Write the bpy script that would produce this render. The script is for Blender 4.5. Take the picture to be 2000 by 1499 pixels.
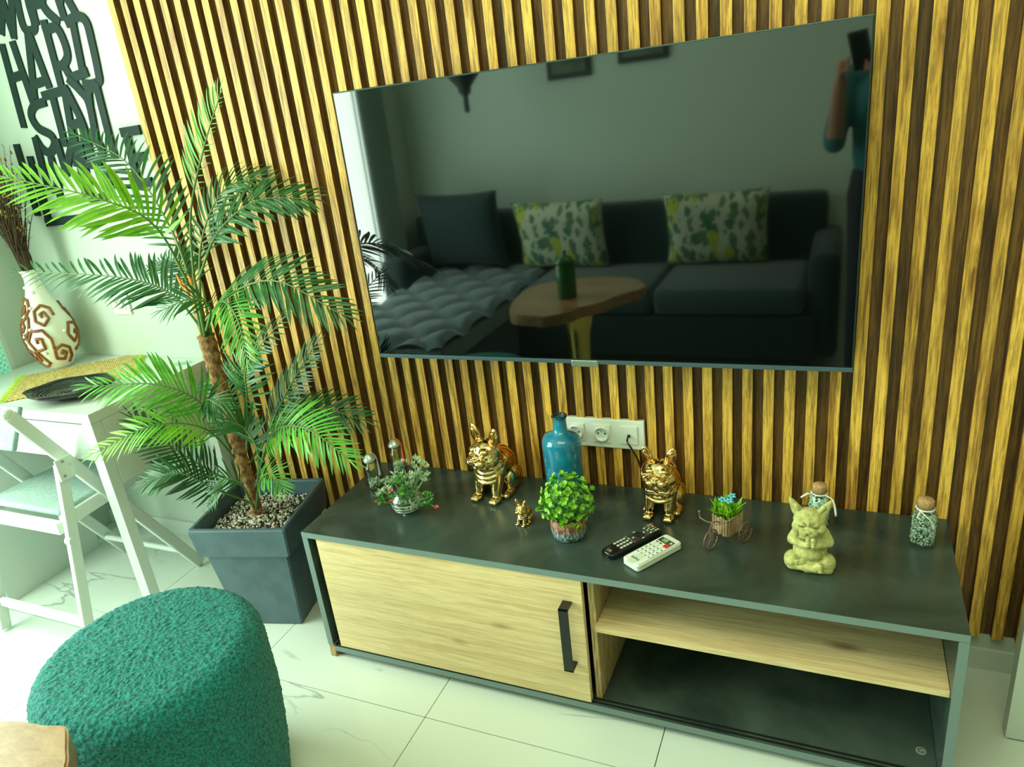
import bpy, bmesh, math, random
from mathutils import Vector, Matrix, noise, Euler
random.seed(7)
for o in list(bpy.data.objects): bpy.data.objects.remove(o)
S = bpy.context.scene
COL = S.collection

# ------------------------------------------------------------ camera
cd = bpy.data.cameras.new('camera'); cam = bpy.data.objects.new('camera', cd); COL.objects.link(cam)
cd.sensor_fit = 'HORIZONTAL'; cd.sensor_width = 36.0
cd.lens = 36.0 * 1452.0 / 2000.0
cd.shift_x = 0.01624; cd.shift_y = 0.01065; cd.clip_start = 0.02; cd.clip_end = 60
YAW, PIT, ROL = 0.4594, 1.1958, -0.1265
R3 = Matrix.Rotation(YAW, 3, 'Z') @ Matrix.Rotation(PIT, 3, 'X') @ Matrix.Rotation(ROL, 3, 'Z')
cam.matrix_world = Matrix.Translation((1.0892, -1.7905, 1.4817)) @ R3.to_4x4()
S.camera = cam

# ------------------------------------------------------------ world and lights
W = bpy.data.worlds.new('world'); S.world = W; W.use_nodes = True
bg = W.node_tree.nodes['Background']; bg.inputs[0].default_value = (0.80, 1.0, 0.55, 1); bg.inputs[1].default_value = 0.30

def area(name, loc, rot, sx, sy, energy, color):
    l = bpy.data.lights.new(name, 'AREA'); l.shape = 'RECTANGLE'; l.size = sx; l.size_y = sy; l.energy = energy; l.color = color
    o = bpy.data.objects.new(name, l); COL.objects.link(o); o.location = loc; o.rotation_euler = rot; return o
area('window_daylight', (-1.66, -1.60, 1.32), (0, -math.pi/2, 0), 2.1, 1.90, 86, (0.84, 1.0, 0.85))
area('added_ceiling_fill', (0.9, -1.5, 2.52), (0, 0, 0), 1.6, 1.2, 20, (1.0, 0.98, 0.62))  # added warm fill from above to brighten the right side, not a fitting
S.view_settings.view_transform = 'Standard'; S.view_settings.look = 'None'
S.view_settings.exposure = 0.40; S.view_settings.gamma = 1.0; S.view_settings.use_curve_mapping = False

# ------------------------------------------------------------ materials
MATS = {}
def mat(name, color, rough=0.5, metal=0.0, **k):
    if name in MATS: return MATS[name]
    m = bpy.data.materials.new(name); m.use_nodes = True; nt = m.node_tree; N = nt.nodes; L = nt.links
    b = N['Principled BSDF']; b.inputs['Base Color'].default_value = (*color, 1); b.inputs['Roughness'].default_value = rough
    b.inputs['Metallic'].default_value = metal
    if 'ior' in k: b.inputs['IOR'].default_value = k['ior']
    if 'spec' in k: b.inputs['Specular IOR Level'].default_value = k['spec']
    if 'trans' in k: b.inputs['Transmission Weight'].default_value = k['trans']
    if 'coat' in k: b.inputs['Coat Weight'].default_value = k['coat']; b.inputs['Coat Roughness'].default_value = 0.08
    if 'sheen' in k: b.inputs['Sheen Weight'].default_value = k['sheen']
    if 'emit' in k: b.inputs['Emission Color'].default_value = (*color, 1); b.inputs['Emission Strength'].default_value = k['emit']
    tc = N.new('ShaderNodeTexCoord'); mp = N.new('ShaderNodeMapping')
    L.new(tc.outputs['Object'], mp.inputs[0]); mp.inputs['Scale'].default_value = k.get('map', (1, 1, 1))
    if 'c2' in k:      # second colour by noise
        n = N.new('ShaderNodeTexNoise'); n.inputs['Scale'].default_value = k.get('ns', 8); n.inputs['Detail'].default_value = k.get('nd', 4)
        n.inputs['Distortion'].default_value = k.get('dist', 0)
        L.new(mp.outputs[0], n.inputs['Vector'])
        r = N.new('ShaderNodeValToRGB'); r.color_ramp.elements[0].color = (*color, 1); r.color_ramp.elements[1].color = (*k['c2'], 1)
        r.color_ramp.elements[0].position = k.get('p0', 0.38); r.color_ramp.elements[1].position = k.get('p1', 0.62)
        L.new(n.outputs['Fac'], r.inputs[0]); L.new(r.outputs[0], b.inputs['Base Color'])
        k['_ramp'] = r
    if 'bump' in k:
        n2 = N.new('ShaderNodeTexNoise'); n2.inputs['Scale'].default_value = k.get('bs', 60); n2.inputs['Detail'].default_value = 3
        L.new(mp.outputs[0], n2.inputs['Vector'])
        bp = N.new('ShaderNodeBump'); bp.inputs['Strength'].default_value = k['bump']; bp.inputs['Distance'].default_value = k.get('bd', 0.002)
        L.new(n2.outputs['Fac'], bp.inputs['Height']); L.new(bp.outputs[0], b.inputs['Normal'])
    MATS[name] = m
    return m

def wood(name, light, dark, vec, scale=6, rough=0.45, var=0.25, knots=None, bump=0.25, fine=0.5):
    """streaky grain stretched along one axis; tone differs from piece to piece"""
    m = bpy.data.materials.new(name); m.use_nodes = True; nt = m.node_tree; N = nt.nodes; L = nt.links
    b = N['Principled BSDF']; b.inputs['Roughness'].default_value = rough
    tc = N.new('ShaderNodeTexCoord'); mp = N.new('ShaderNodeMapping'); mp.inputs['Scale'].default_value = vec
    geo = N.new('ShaderNodeNewGeometry'); L.new(geo.outputs['Position'], mp.inputs[0])
    oi = N.new('ShaderNodeObjectInfo'); ad = N.new('ShaderNodeVectorMath'); ad.operation = 'ADD'
    ml = N.new('ShaderNodeVectorMath'); ml.operation = 'SCALE'; ml.inputs['Scale'].default_value = 13.0
    cx = N.new('ShaderNodeCombineXYZ'); L.new(oi.outputs['Random'], cx.inputs[0]); L.new(oi.outputs['Random'], cx.inputs[1]); L.new(oi.outputs['Random'], cx.inputs[2])
    L.new(cx.outputs[0], ml.inputs[0]); L.new(mp.outputs[0], ad.inputs[0]); L.new(ml.outputs[0], ad.inputs[1])
    n = N.new('ShaderNodeTexNoise'); n.inputs['Scale'].default_value = scale; n.inputs['Detail'].default_value = 7; n.inputs['Roughness'].default_value = 0.65; n.inputs['Distortion'].default_value = 1.2
    L.new(ad.outputs[0], n.inputs['Vector'])
    r = N.new('ShaderNodeValToRGB'); e = r.color_ramp.elements
    e[0].color = (*dark, 1); e[0].position = 0.34; e[1].color = (*light, 1); e[1].position = 0.56
    L.new(n.outputs['Fac'], r.inputs[0])
    n3 = N.new('ShaderNodeTexNoise'); n3.inputs['Scale'].default_value = scale*0.35; n3.inputs['Detail'].default_value = 2; L.new(ad.outputs[0], n3.inputs['Vector'])
    hsv = N.new('ShaderNodeHueSaturation'); mr = N.new('ShaderNodeMapRange'); mr.inputs['From Min'].default_value = 0.3; mr.inputs['From Max'].default_value = 0.7
    mr.inputs['To Min'].default_value = 1-var; mr.inputs['To Max'].default_value = 1+var
    L.new(n3.outputs['Fac'], mr.inputs[0]); L.new(mr.outputs[0], hsv.inputs['Value']); L.new(r.outputs[0], hsv.inputs['Color'])
    n4 = N.new('ShaderNodeTexNoise'); n4.inputs['Scale'].default_value = scale*5; n4.inputs['Detail'].default_value = 4; n4.inputs['Roughness'].default_value = .7; L.new(ad.outputs[0], n4.inputs['Vector'])
    m4 = N.new('ShaderNodeMapRange'); m4.inputs['From Min'].default_value = .40; m4.inputs['From Max'].default_value = .55; m4.inputs['To Min'].default_value = 1-fine; m4.inputs['To Max'].default_value = 1.0; L.new(n4.outputs['Fac'], m4.inputs[0])
    x4 = N.new('ShaderNodeVectorMath'); x4.operation = 'SCALE'; L.new(hsv.outputs[0], x4.inputs[0]); L.new(m4.outputs[0], x4.inputs['Scale'])
    src = x4.outputs[0]
    if knots:
        for (kx, ky, kz, kr) in knots:
            sb = N.new('ShaderNodeVectorMath'); sb.operation = 'DISTANCE'; sb.inputs[1].default_value = (kx*.35, ky, kz)
            ms = N.new('ShaderNodeVectorMath'); ms.operation = 'MULTIPLY'; ms.inputs[1].default_value = (.35, 1, 1)
            L.new(geo.outputs['Position'], ms.inputs[0]); L.new(ms.outputs[0], sb.inputs[0])
            rp = N.new('ShaderNodeMapRange'); rp.inputs['From Min'].default_value = kr*0.25; rp.inputs['From Max'].default_value = kr
            rp.inputs['To Min'].default_value = 0.75; rp.inputs['To Max'].default_value = 0.0; L.new(sb.outputs['Value'], rp.inputs[0])
            mx = N.new('ShaderNodeMix'); mx.data_type = 'RGBA'; mx.inputs[7].default_value = (0.20, 0.09, 0.03, 1)
            L.new(rp.outputs[0], mx.inputs[0]); L.new(src, mx.inputs[6]); src = mx.outputs[2]
    L.new(src, b.inputs['Base Color'])
    bp = N.new('ShaderNodeBump'); bp.inputs['Strength'].default_value = bump; bp.inputs['Distance'].default_value = 0.001
    L.new(n.outputs['Fac'], bp.inputs['Height']); L.new(bp.outputs[0], b.inputs['Normal'])
    return m

m_slat = wood('golden_oak_laminate', (0.90, 0.52, 0.085), (0.36, 0.15, 0.02), (9, 9, 0.5), 5, 0.42, 0.2)
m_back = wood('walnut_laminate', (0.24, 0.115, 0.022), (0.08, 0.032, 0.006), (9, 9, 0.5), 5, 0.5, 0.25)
m_oak = wood('pale_oak_board', (0.86, 0.66, 0.35), (0.68, 0.48, 0.22), (0.55, 15, 15), 4, 0.4, 0.06, knots=[(0.215, -.415, 0.155, .014), (0.345, -.415, 0.235, .016), (0.265, -.415, 0.375, .007), (1.14, -.33, 0.281, .018)], bump=0.12, fine=0.18)
m_oakv = wood('pale_oak_upright', (0.66, 0.48, 0.22), (0.46, 0.31, 0.13), (9, 9, 0.7), 4, 0.45, 0.12, bump=0.12)
m_slab = wood('tan_slab_wood', (0.42, 0.25, 0.115), (0.30, 0.165, 0.065), (2.2, 5, 5), 5, 0.28, 0.12, fine=0.12)
m_plaster = mat('white_plaster', (0.56, 0.63, 0.54), 0.8, bump=0.15, bs=160, bd=0.0008)
m_ceil = mat('ceiling_white', (0.62, 0.66, 0.56), 0.9)
m_backwall = mat('grey_plaster', (0.68, 0.86, 0.75), 0.85, bump=0.1, bs=90)
m_white = mat('white_lacquer', (0.66, 0.72, 0.66), 0.35)
m_whitepl = mat('white_plastic', (0.76, 0.80, 0.72), 0.3)
m_slate = mat('slate_laminate', (0.020, 0.036, 0.030), 0.26, c2=(0.068, 0.100, 0.084), ns=4.0, nd=10, dist=0.9, p0=0.36, p1=0.72, bump=0.15, bs=200, bd=0.0006, spec=0.55)
m_slate_edge = mat('grey_edge_band', (0.17, 0.24, 0.23), 0.5)
m_chip = mat('bare_chipboard', (0.55, 0.38, 0.20), 0.9, c2=(0.30, 0.18, 0.08), ns=300)
m_blackmetal = mat('black_metal', (0.010, 0.012, 0.012), 0.35)
m_pot = mat('anthracite_plastic', (0.060, 0.105, 0.130), 0.42, c2=(0.080, 0.135, 0.165), ns=14, bump=0.08, bs=90)
m_soil = mat('dark_soil', (0.05, 0.04, 0.025), 0.95, bump=0.8, bs=180, bd=0.004)
m_pebble = mat('pale_gravel', (0.78, 0.76, 0.66), 0.7, c2=(0.30, 0.27, 0.20), ns=60, nd=1, p0=.45, p1=.6)
m_trunk = mat('fibrous_bark', (0.42, 0.22, 0.08), 0.85, c2=(0.14, 0.06, 0.02), ns=70, nd=5, map=(1, 1, 0.8), bump=1.0, bs=120, bd=0.004)
m_leafA = mat('bright_palm_green', (0.05, 0.26, 0.015), 0.34, c2=(0.12, 0.42, 0.03), ns=5)
m_leafB = mat('deep_palm_green', (0.010, 0.070, 0.016), 0.34, c2=(0.028, 0.15, 0.028), ns=5)
m_leafY = mat('lime_palm_green', (0.22, 0.52, 0.02), 0.38, c2=(0.14, 0.42, 0.02), ns=5)
m_rach = mat('palm_stem_green', (0.10, 0.20, 0.045), 0.45)
m_orange = mat('orange_sheath', (0.75, 0.25, 0.03), 0.5)
m_teal = mat('teal_boucle', (0.003, 0.085, 0.078), 0.9, c2=(0.006, 0.23, 0.20), ns=190, nd=2, sheen=0.08, bump=0.7, bs=330, bd=0.003)
m_gold = mat('polished_gold', (0.76, 0.52, 0.22), 0.13, 1.0, bump=0.25, bs=70, bd=0.0015)
m_copper = mat('copper_gold', (0.80, 0.36, 0.10), 0.16, 1.0)
m_stone = mat('mossy_stone', (0.60, 0.58, 0.22), 0.85, c2=(0.33, 0.33, 0.10), ns=90, nd=5, p0=.35, p1=.7, bump=0.7, bs=260, bd=0.0012)
m_blueglaze = mat('blue_glaze', (0.008, 0.12, 0.24), 0.12, c2=(0.015, 0.26, 0.38), ns=22, nd=6, p0=.3, p1=.7, coat=0.6, bump=0.25, bs=40, bd=0.001)
m_darkrim = mat('dark_glaze', (0.02, 0.03, 0.03), 0.25)
def thin_glass():
    m = bpy.data.materials.new('clear_glass'); m.use_nodes = True; N = m.node_tree.nodes; L = m.node_tree.links; N.remove(N['Principled BSDF'])
    t = N.new('ShaderNodeBsdfTransparent'); t.inputs[0].default_value = (0.90, 0.97, 0.93, 1); g = N.new('ShaderNodeBsdfGlossy'); g.inputs['Roughness'].default_value = 0.05
    lw = N.new('ShaderNodeLayerWeight'); lw.inputs['Blend'].default_value = 0.35; ml = N.new('ShaderNodeMath'); ml.operation = 'MULTIPLY'; ml.inputs[1].default_value = 0.45; L.new(lw.outputs['Facing'], ml.inputs[0]); mx = N.new('ShaderNodeMixShader')
    L.new(ml.outputs[0], mx.inputs[0]); L.new(t.outputs[0], mx.inputs[1]); L.new(g.outputs[0], mx.inputs[2]); L.new(mx.outputs[0], N['Material Output'].inputs[0]); return m
m_glass = thin_glass()
m_cork = mat('cork', (0.60, 0.36, 0.17), 0.85, c2=(0.42, 0.22, 0.09), ns=180, bump=0.4, bs=300)
m_ribbon = mat('white_ribbon', (0.85, 0.87, 0.80), 0.6)
m_silver = mat('silver_foil', (0.62, 0.68, 0.62), 0.35, 0.7, bump=0.4, bs=150)
m_redcord = mat('orange_cord', (0.80, 0.13, 0.03), 0.6)
m_greycord = mat('grey_cord', (0.35, 0.38, 0.34), 0.7)
m_boxleaf = mat('fresh_leaf', (0.08, 0.34, 0.012), 0.45, c2=(0.34, 0.64, 0.03), ns=45, nd=2)
m_paleleaf = mat('grey_green_leaf', (0.34, 0.50, 0.30), 0.6, c2=(0.60, 0.74, 0.50), ns=60)
m_midleaf = mat('mid_green_leaf', (0.06, 0.28, 0.06), 0.5, c2=(0.20, 0.46, 0.08), ns=50)
m_pink = mat('pink_petal', (0.80, 0.10, 0.22), 0.5)
m_bluepetal = mat('blue_petal', (0.14, 0.50, 0.72), 0.5)
m_twig = mat('dry_twig', (0.075, 0.045, 0.022), 0.8)
m_dryyellow = mat('dry_blossom', (0.55, 0.42, 0.05), 0.8)
m_dryred = mat('dry_russet_blossom', (0.30, 0.07, 0.03), 0.8)
m_cream = mat('cream_glaze', (0.84, 0.86, 0.76), 0.3, coat=0.3)
m_brown = mat('brown_relief', (0.20, 0.055, 0.015), 0.35, c2=(0.33, 0.12, 0.02), ns=9)
m_blackplate = mat('black_ceramic', (0.012, 0.016, 0.014), 0.22)
m_letters = mat('dark_green_board', (0.006, 0.022, 0.017), 0.6, spec=0.3)
m_screen = mat('black_screen', (0.001, 0.0016, 0.0014), 0.035, spec=0.8, ior=1.68)
m_bezel = mat('dark_bezel', (0.03, 0.06, 0.06), 0.3, 0.5)
m_chrome = mat('brushed_chrome', (0.55, 0.62, 0.60), 0.25, 1.0)
m_blackpl = mat('gloss_black_plastic', (0.006, 0.007, 0.007), 0.12)
m_key = mat('pale_key', (0.55, 0.58, 0.52), 0.5)
m_redkey = mat('red_key', (0.75, 0.03, 0.02), 0.4)
m_greenkey = mat('green_print', (0.10, 0.30, 0.12), 0.5)
m_darkkey = mat('dark_print', (0.03, 0.05, 0.04), 0.5)
m_lcd = mat('lcd_glass', (0.04, 0.06, 0.04), 0.2)
m_chairfab = mat('grey_green_fabric', (0.28, 0.40, 0.36), 0.9, c2=(0.36, 0.48, 0.44), ns=120, bump=0.3, bs=300)
m_velvet = mat('dark_teal_velvet', (0.005, 0.030, 0.030), 0.8, sheen=0.2)
m_seat = mat('grey_teal_velvet', (0.028, 0.075, 0.078), 0.85, sheen=0.3)
m_jargreen = mat('green_glazed_jar', (0.02, 0.16, 0.03), 0.15)
m_brass = mat('satin_brass', (0.75, 0.58, 0.15), 0.22, 1.0)
m_blackshade = mat('matt_black_shade', (0.012, 0.014, 0.012), 0.6)
m_skin = mat('skin', (0.50, 0.28, 0.18), 0.6)
m_shirt = mat('teal_shirt', (0.02, 0.16, 0.18), 0.8)
m_jeans = mat('dark_trousers', (0.015, 0.02, 0.03), 0.8)
m_hair = mat('dark_hair', (0.012, 0.01, 0.008), 0.6)
m_straw = mat('woven_straw', (0.78, 0.62, 0.24), 0.8, c2=(0.50, 0.36, 0.11), ns=110, bump=0.4, bs=200)
m_fringe = mat('lime_fringe', (0.42, 0.56, 0.06), 0.8)
m_pen = mat('planter_wood', (0.52, 0.36, 0.20), 0.7, c2=(0.34, 0.20, 0.10), ns=70, map=(1, 1, .2))
m_wire = mat('bronzed_wire', (0.22, 0.14, 0.11), 0.4, 0.4)
m_reed = mat('curtain_cloth', (0.62, 0.86, 0.76), 0.9)
m_frame = mat('dark_picture_frame', (0.02, 0.03, 0.025), 0.5)

def m_tile_f():
    m = bpy.data.materials.new('marble_tile'); m.use_nodes = True; N = m.node_tree.nodes; L = m.node_tree.links
    b = N['Principled BSDF']; b.inputs['Roughness'].default_value = 0.22
    g = N.new('ShaderNodeNewGeometry'); oi = N.new('ShaderNodeObjectInfo')
    cx = N.new('ShaderNodeCombineXYZ'); mu = N.new('ShaderNodeMath'); mu.operation = 'MULTIPLY'; mu.inputs[1].default_value = 9
    L.new(oi.outputs['Random'], mu.inputs[0]); L.new(mu.outputs[0], cx.inputs[0]); L.new(mu.outputs[0], cx.inputs[1])
    ad = N.new('ShaderNodeVectorMath'); ad.operation = 'ADD'; L.new(g.outputs['Position'], ad.inputs[0]); L.new(cx.outputs[0], ad.inputs[1])
    mp = N.new('ShaderNodeMapping'); mp.inputs['Rotation'].default_value = (0, 0, 0.75); mp.inputs['Scale'].default_value = (0.55, 2.0, 1); L.new(ad.outputs[0], mp.inputs[0])
    n = N.new('ShaderNodeTexNoise'); n.inputs['Scale'].default_value = 1.8; n.inputs['Detail'].default_value = 7; n.inputs['Distortion'].default_value = 0.7; L.new(mp.outputs[0], n.inputs['Vector'])
    s = N.new('ShaderNodeMath'); s.operation = 'SUBTRACT'; s.inputs[1].default_value = 0.5; L.new(n.outputs['Fac'], s.inputs[0])
    a = N.new('ShaderNodeMath'); a.operation = 'ABSOLUTE'; L.new(s.outputs[0], a.inputs[0])
    r = N.new('ShaderNodeValToRGB'); e = r.color_ramp.elements; e[0].color = (0.36, 0.40, 0.36, 1); e[0].position = 0.0; e[1].color = (0.68, 0.75, 0.68, 1); e[1].position = 0.010
    L.new(a.outputs[0], r.inputs[0])
    n2 = N.new('ShaderNodeTexNoise'); n2.inputs['Scale'].default_value = 2.4; n2.inputs['Detail'].default_value = 2; L.new(ad.outputs[0], n2.inputs['Vector'])
    r2 = N.new('ShaderNodeMapRange'); r2.inputs['From Min'].default_value = 0.52; r2.inputs['From Max'].default_value = 0.62; L.new(n2.outputs['Fac'], r2.inputs[0])
    mx = N.new('ShaderNodeMix'); mx.data_type = 'RGBA'; mx.inputs[6].default_value = (0.68, 0.75, 0.68, 1); L.new(r2.outputs[0], mx.inputs[0]); L.new(r.outputs[0], mx.inputs[7])
    L.new(mx.outputs[2], b.inputs['Base Color'])
    return m
m_tile = m_tile_f(); m_grout = mat('dark_grout', (0.10, 0.11, 0.09), 0.9)

def m_lattice_f():
    m = bpy.data.materials.new('frosted_film_glass'); m.use_nodes = True; N = m.node_tree.nodes; L = m.node_tree.links
    b = N['Principled BSDF']; b.inputs['Roughness'].default_value = 0.5
    g = N.new('ShaderNodeNewGeometry'); out = []
    for rot in (0.6, -0.7, 1.2):
        mp = N.new('ShaderNodeMapping'); mp.inputs['Rotation'].default_value = (rot, 0, 0); mp.inputs['Scale'].default_value = (1, 60, 60); L.new(g.outputs['Position'], mp.inputs[0])
        w = N.new('ShaderNodeTexWave'); w.bands_direction = 'Y'; w.inputs['Scale'].default_value = 0.35; w.inputs['Distortion'].default_value = 0.6; L.new(mp.outputs[0], w.inputs['Vector'])
        q = N.new('ShaderNodeMath'); q.operation = 'GREATER_THAN'; q.inputs[1].default_value = 0.93; L.new(w.outputs['Fac'], q.inputs[0]); out.append(q)
    a = N.new('ShaderNodeMath'); a.operation = 'MAXIMUM'; L.new(out[0].outputs[0], a.inputs[0]); L.new(out[1].outputs[0], a.inputs[1])
    a2 = N.new('ShaderNodeMath'); a2.operation = 'MAXIMUM'; L.new(a.outputs[0], a2.inputs[0]); L.new(out[2].outputs[0], a2.inputs[1])
    mx = N.new('ShaderNodeMix'); mx.data_type = 'RGBA'; mx.inputs[6].default_value = (0.12, 0.42, 0.28, 1); mx.inputs[7].default_value = (0.30, 0.66, 0.48, 1)
    L.new(a2.outputs[0], mx.inputs[0]); L.new(mx.outputs[2], b.inputs['Base Color']); L.new(mx.outputs[2], b.inputs['Emission Color']); b.inputs['Emission Strength'].default_value = 0.45
    return m
m_lattice = m_lattice_f()

def m_print_f():
    m = bpy.data.materials.new('leaf_print_fabric'); m.use_nodes = True; N = m.node_tree.nodes; L = m.node_tree.links
    b = N['Principled BSDF']; b.inputs['Roughness'].default_value = 0.85
    tc = N.new('ShaderNodeTexCoord')
    base = (0.60, 0.68, 0.50, 1); prev = None
    for sc, col, thr, rnd in ((13, (0.06, 0.20, 0.12, 1), 0.40, 0.0), (9, (0.50, 0.58, 0.05, 1), 0.36, 3.0), (19, (0.12, 0.26, 0.13, 1), 0.38, 7.0)):
        mp = N.new('ShaderNodeMapping'); mp.inputs['Location'].default_value = (rnd, rnd, 0); mp.inputs['Scale'].default_value = (1.3, 1, 0.75); L.new(tc.outputs['Object'], mp.inputs[0])
        ns = N.new('ShaderNodeTexNoise'); ns.inputs['Scale'].default_value = 30; L.new(mp.outputs[0], ns.inputs['Vector'])
        mxv = N.new('ShaderNodeMix'); mxv.data_type = 'VECTOR'; mxv.inputs[0].default_value = 0.06; L.new(mp.outputs[0], mxv.inputs[4]); L.new(ns.outputs['Color'], mxv.inputs[5])
        v = N.new('ShaderNodeTexVoronoi'); v.inputs['Scale'].default_value = sc; L.new(mxv.outputs[1], v.inputs['Vector'])
        q = N.new('ShaderNodeMath'); q.operation = 'LESS_THAN'; q.inputs[1].default_value = thr; L.new(v.outputs['Distance'], q.inputs[0])
        mx = N.new('ShaderNodeMix'); mx.data_type = 'RGBA'; L.new(q.outputs[0], mx.inputs[0]); mx.inputs[7].default_value = col
        if prev is None: mx.inputs[6].default_value = base
        else: L.new(prev, mx.inputs[6])
        prev = mx.outputs[2]
    L.new(prev, b.inputs['Base Color']); return m
m_print = m_print_f()

def m_potglaze_f():
    m = bpy.data.materials.new('two_tone_reactive_glaze'); m.use_nodes = True; N = m.node_tree.nodes; L = m.node_tree.links
    b = N['Principled BSDF']; b.inputs['Roughness'].default_value = 0.4
    tc = N.new('ShaderNodeTexCoord'); sp = N.new('ShaderNodeSeparateXYZ'); L.new(tc.outputs['Object'], sp.inputs[0])
    n = N.new('ShaderNodeTexNoise'); mp = N.new('ShaderNodeMapping'); mp.inputs['Scale'].default_value = (1, 1, .25); L.new(tc.outputs['Object'], mp.inputs[0]); L.new(mp.outputs[0], n.inputs['Vector']); n.inputs['Scale'].default_value = 260; n.inputs['Detail'].default_value = 3
    r1 = N.new('ShaderNodeValToRGB'); r1.color_ramp.elements[0].position = .42; r1.color_ramp.elements[1].position = .58
    r1.color_ramp.elements[0].color = (0.03, 0.07, 0.09, 1); r1.color_ramp.elements[1].color = (0.42, 0.52, 0.52, 1); L.new(n.outputs['Fac'], r1.inputs[0])
    r2 = N.new('ShaderNodeValToRGB'); r2.color_ramp.elements[0].position = .4; r2.color_ramp.elements[1].position = .62
    r2.color_ramp.elements[0].color = (0.13, 0.05, 0.03, 1); r2.color_ramp.elements[1].color = (0.50, 0.26, 0.16, 1); L.new(n.outputs['Fac'], r2.inputs[0])
    mr = N.new('ShaderNodeMapRange'); mr.inputs['From Min'].default_value = 0.022; mr.inputs['From Max'].default_value = 0.040; L.new(sp.outputs['Z'], mr.inputs[0])
    mx = N.new('ShaderNodeMix'); mx.data_type = 'RGBA'; L.new(mr.outputs[0], mx.inputs[0]); L.new(r1.outputs[0], mx.inputs[6]); L.new(r2.outputs[0], mx.inputs[7])
    L.new(mx.outputs[2], b.inputs['Base Color']); return m
m_potglaze = m_potglaze_f()

# ------------------------------------------------------------ mesh helpers
def rot_to(d):
    d = Vector(d).normalized(); return d.to_track_quat('Z', 'Y').to_matrix().to_4x4()
class MB:
    def __init__(s): s.bm = bmesh.new()
    def box(s, x0, x1, y0, y1, z0, z1, bev=0.0, M=None):
        r = bmesh.ops.create_cube(s.bm, size=1.0); vs = r['verts']
        for v in vs: v.co = Vector(((x0+x1)/2 + v.co.x*(x1-x0), (y0+y1)/2 + v.co.y*(y1-y0), (z0+z1)/2 + v.co.z*(z1-z0)))
        if bev > 0:
            es = list({e for v in vs for e in v.link_edges}); rr = bmesh.ops.bevel(s.bm, geom=es, offset=bev, segments=2, affect='EDGES', profile=0.6); vs = [v for v in rr['verts']]
            vs = list({v for f in rr['faces'] for v in f.verts} | {v for v in vs if v.is_valid})
        if M is not None: 
            for v in vs: v.co = M @ v.co
        return s
    def lathe(s, prof, seg=32, M=None, cap=True):
        rings = []
        for r, z in prof:
            ring = []
            for i in range(seg):
                a = 2*math.pi*i/seg; p = Vector((r*math.cos(a), r*math.sin(a), z)); ring.append(s.bm.verts.new(M @ p if M is not None else p))
            rings.append(ring)
        for a, b in zip(rings, rings[1:]):
            for i in range(seg): s.bm.faces.new((a[i], a[(i+1) % seg], b[(i+1) % seg], b[i]))
        if cap:
            s.bm.faces.new(list(reversed(rings[0]))); s.bm.faces.new(rings[-1])
        return s
    def cyl(s, p0, p1, r0, r1=None, seg=12):
        p0, p1 = Vector(p0), Vector(p1); r1 = r0 if r1 is None else r1
        M = Matrix.Translation(p0) @ rot_to(p1-p0); return s.lathe([(r0, 0), (r1, (p1-p0).length)], seg, M)
    def ball(s, c, r, M=None, sub=3):
        if not hasattr(r, '__len__'): r = (r, r, r)
        T = Matrix.Translation(c) @ (M if M is not None else Matrix.Identity(4)) @ Matrix.Diagonal((*r, 1))
        bmesh.ops.create_icosphere(s.bm, subdivisions=sub, radius=1.0, matrix=T); return s
    def capsule(s, p0, p1, r0, r1=None):
        r1 = r0 if r1 is None else r1; s.cyl(p0, p1, r0, r1, 14); s.ball(p0, r0, sub=2); s.ball(p1, r1, sub=2); return s
    def tube(s, pts, rad, seg=8, flat=1.0):
        pts = [Vector(p) for p in pts]; n = len(pts)
        if not hasattr(rad, '__len__'): rad = [rad]*n
        up = Vector((0, 0, 1)); rings = []
        for i, p in enumerate(pts):
            d = (pts[min(i+1, n-1)] - pts[max(i-1, 0)]).normalized()
            if abs(d.dot(up)) > 0.97: u = Vector((1, 0, 0))
            else: u = up
            if i and (rings): u = lastn
            x = (u - d*u.dot(d)).normalized(); y = d.cross(x); lastn = x
            rings.append([s.bm.verts.new(p + (x*math.cos(2*math.pi*k/seg)*flat + y*math.sin(2*math.pi*k/seg))*rad[i]) for k in range(seg)])
        for a, b in zip(rings, rings[1:]):
            for i in range(seg): s.bm.faces.new((a[i], a[(i+1) % seg], b[(i+1) % seg], b[i]))
        s.bm.faces.new(list(reversed(rings[0]))); s.bm.faces.new(rings[-1]); return s
    def prism(s, poly, axis, a, b):
        """poly: 2D points; axis: extrusion axis"""
        def P(u, v, w): return {'x': (w, u, v), 'y': (u, w, v), 'z': (u, v, w)}[axis]
        A = [s.bm.verts.new(P(u, v, a)) for u, v in poly]; B = [s.bm.verts.new(P(u, v, b)) for u, v in poly]
        n = len(poly); s.bm.faces.new(A); s.bm.faces.new(list(reversed(B)))
        for i in range(n): s.bm.faces.new((A[i], B[i], B[(i+1) % n], A[(i+1) % n]))
        return s
    def obj(s, name, m, parent=None, smooth=False, M=None):
        bmesh.ops.recalc_face_normals(s.bm, faces=s.bm.faces)
        me = bpy.data.meshes.new(name); s.bm.to_mesh(me); s.bm.free()
        if M is not None: me.transform(M)
        me.materials.append(m)
        if smooth:
            for p in me.polygons: p.use_smooth = True
        o = bpy.data.objects.new(name, me); COL.objects.link(o)
        if parent is not None: o.parent = parent
        return o
def sharp(o, ang=40):
    me = o.data
    for p in me.polygons: p.use_smooth = True
    bm = bmesh.new(); bm.from_mesh(me)
    for e in bm.edges:
        if len(e.link_faces) == 2 and e.calc_face_angle(0) > math.radians(ang): e.smooth = False
    bm.to_mesh(me); bm.free(); return o
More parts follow.
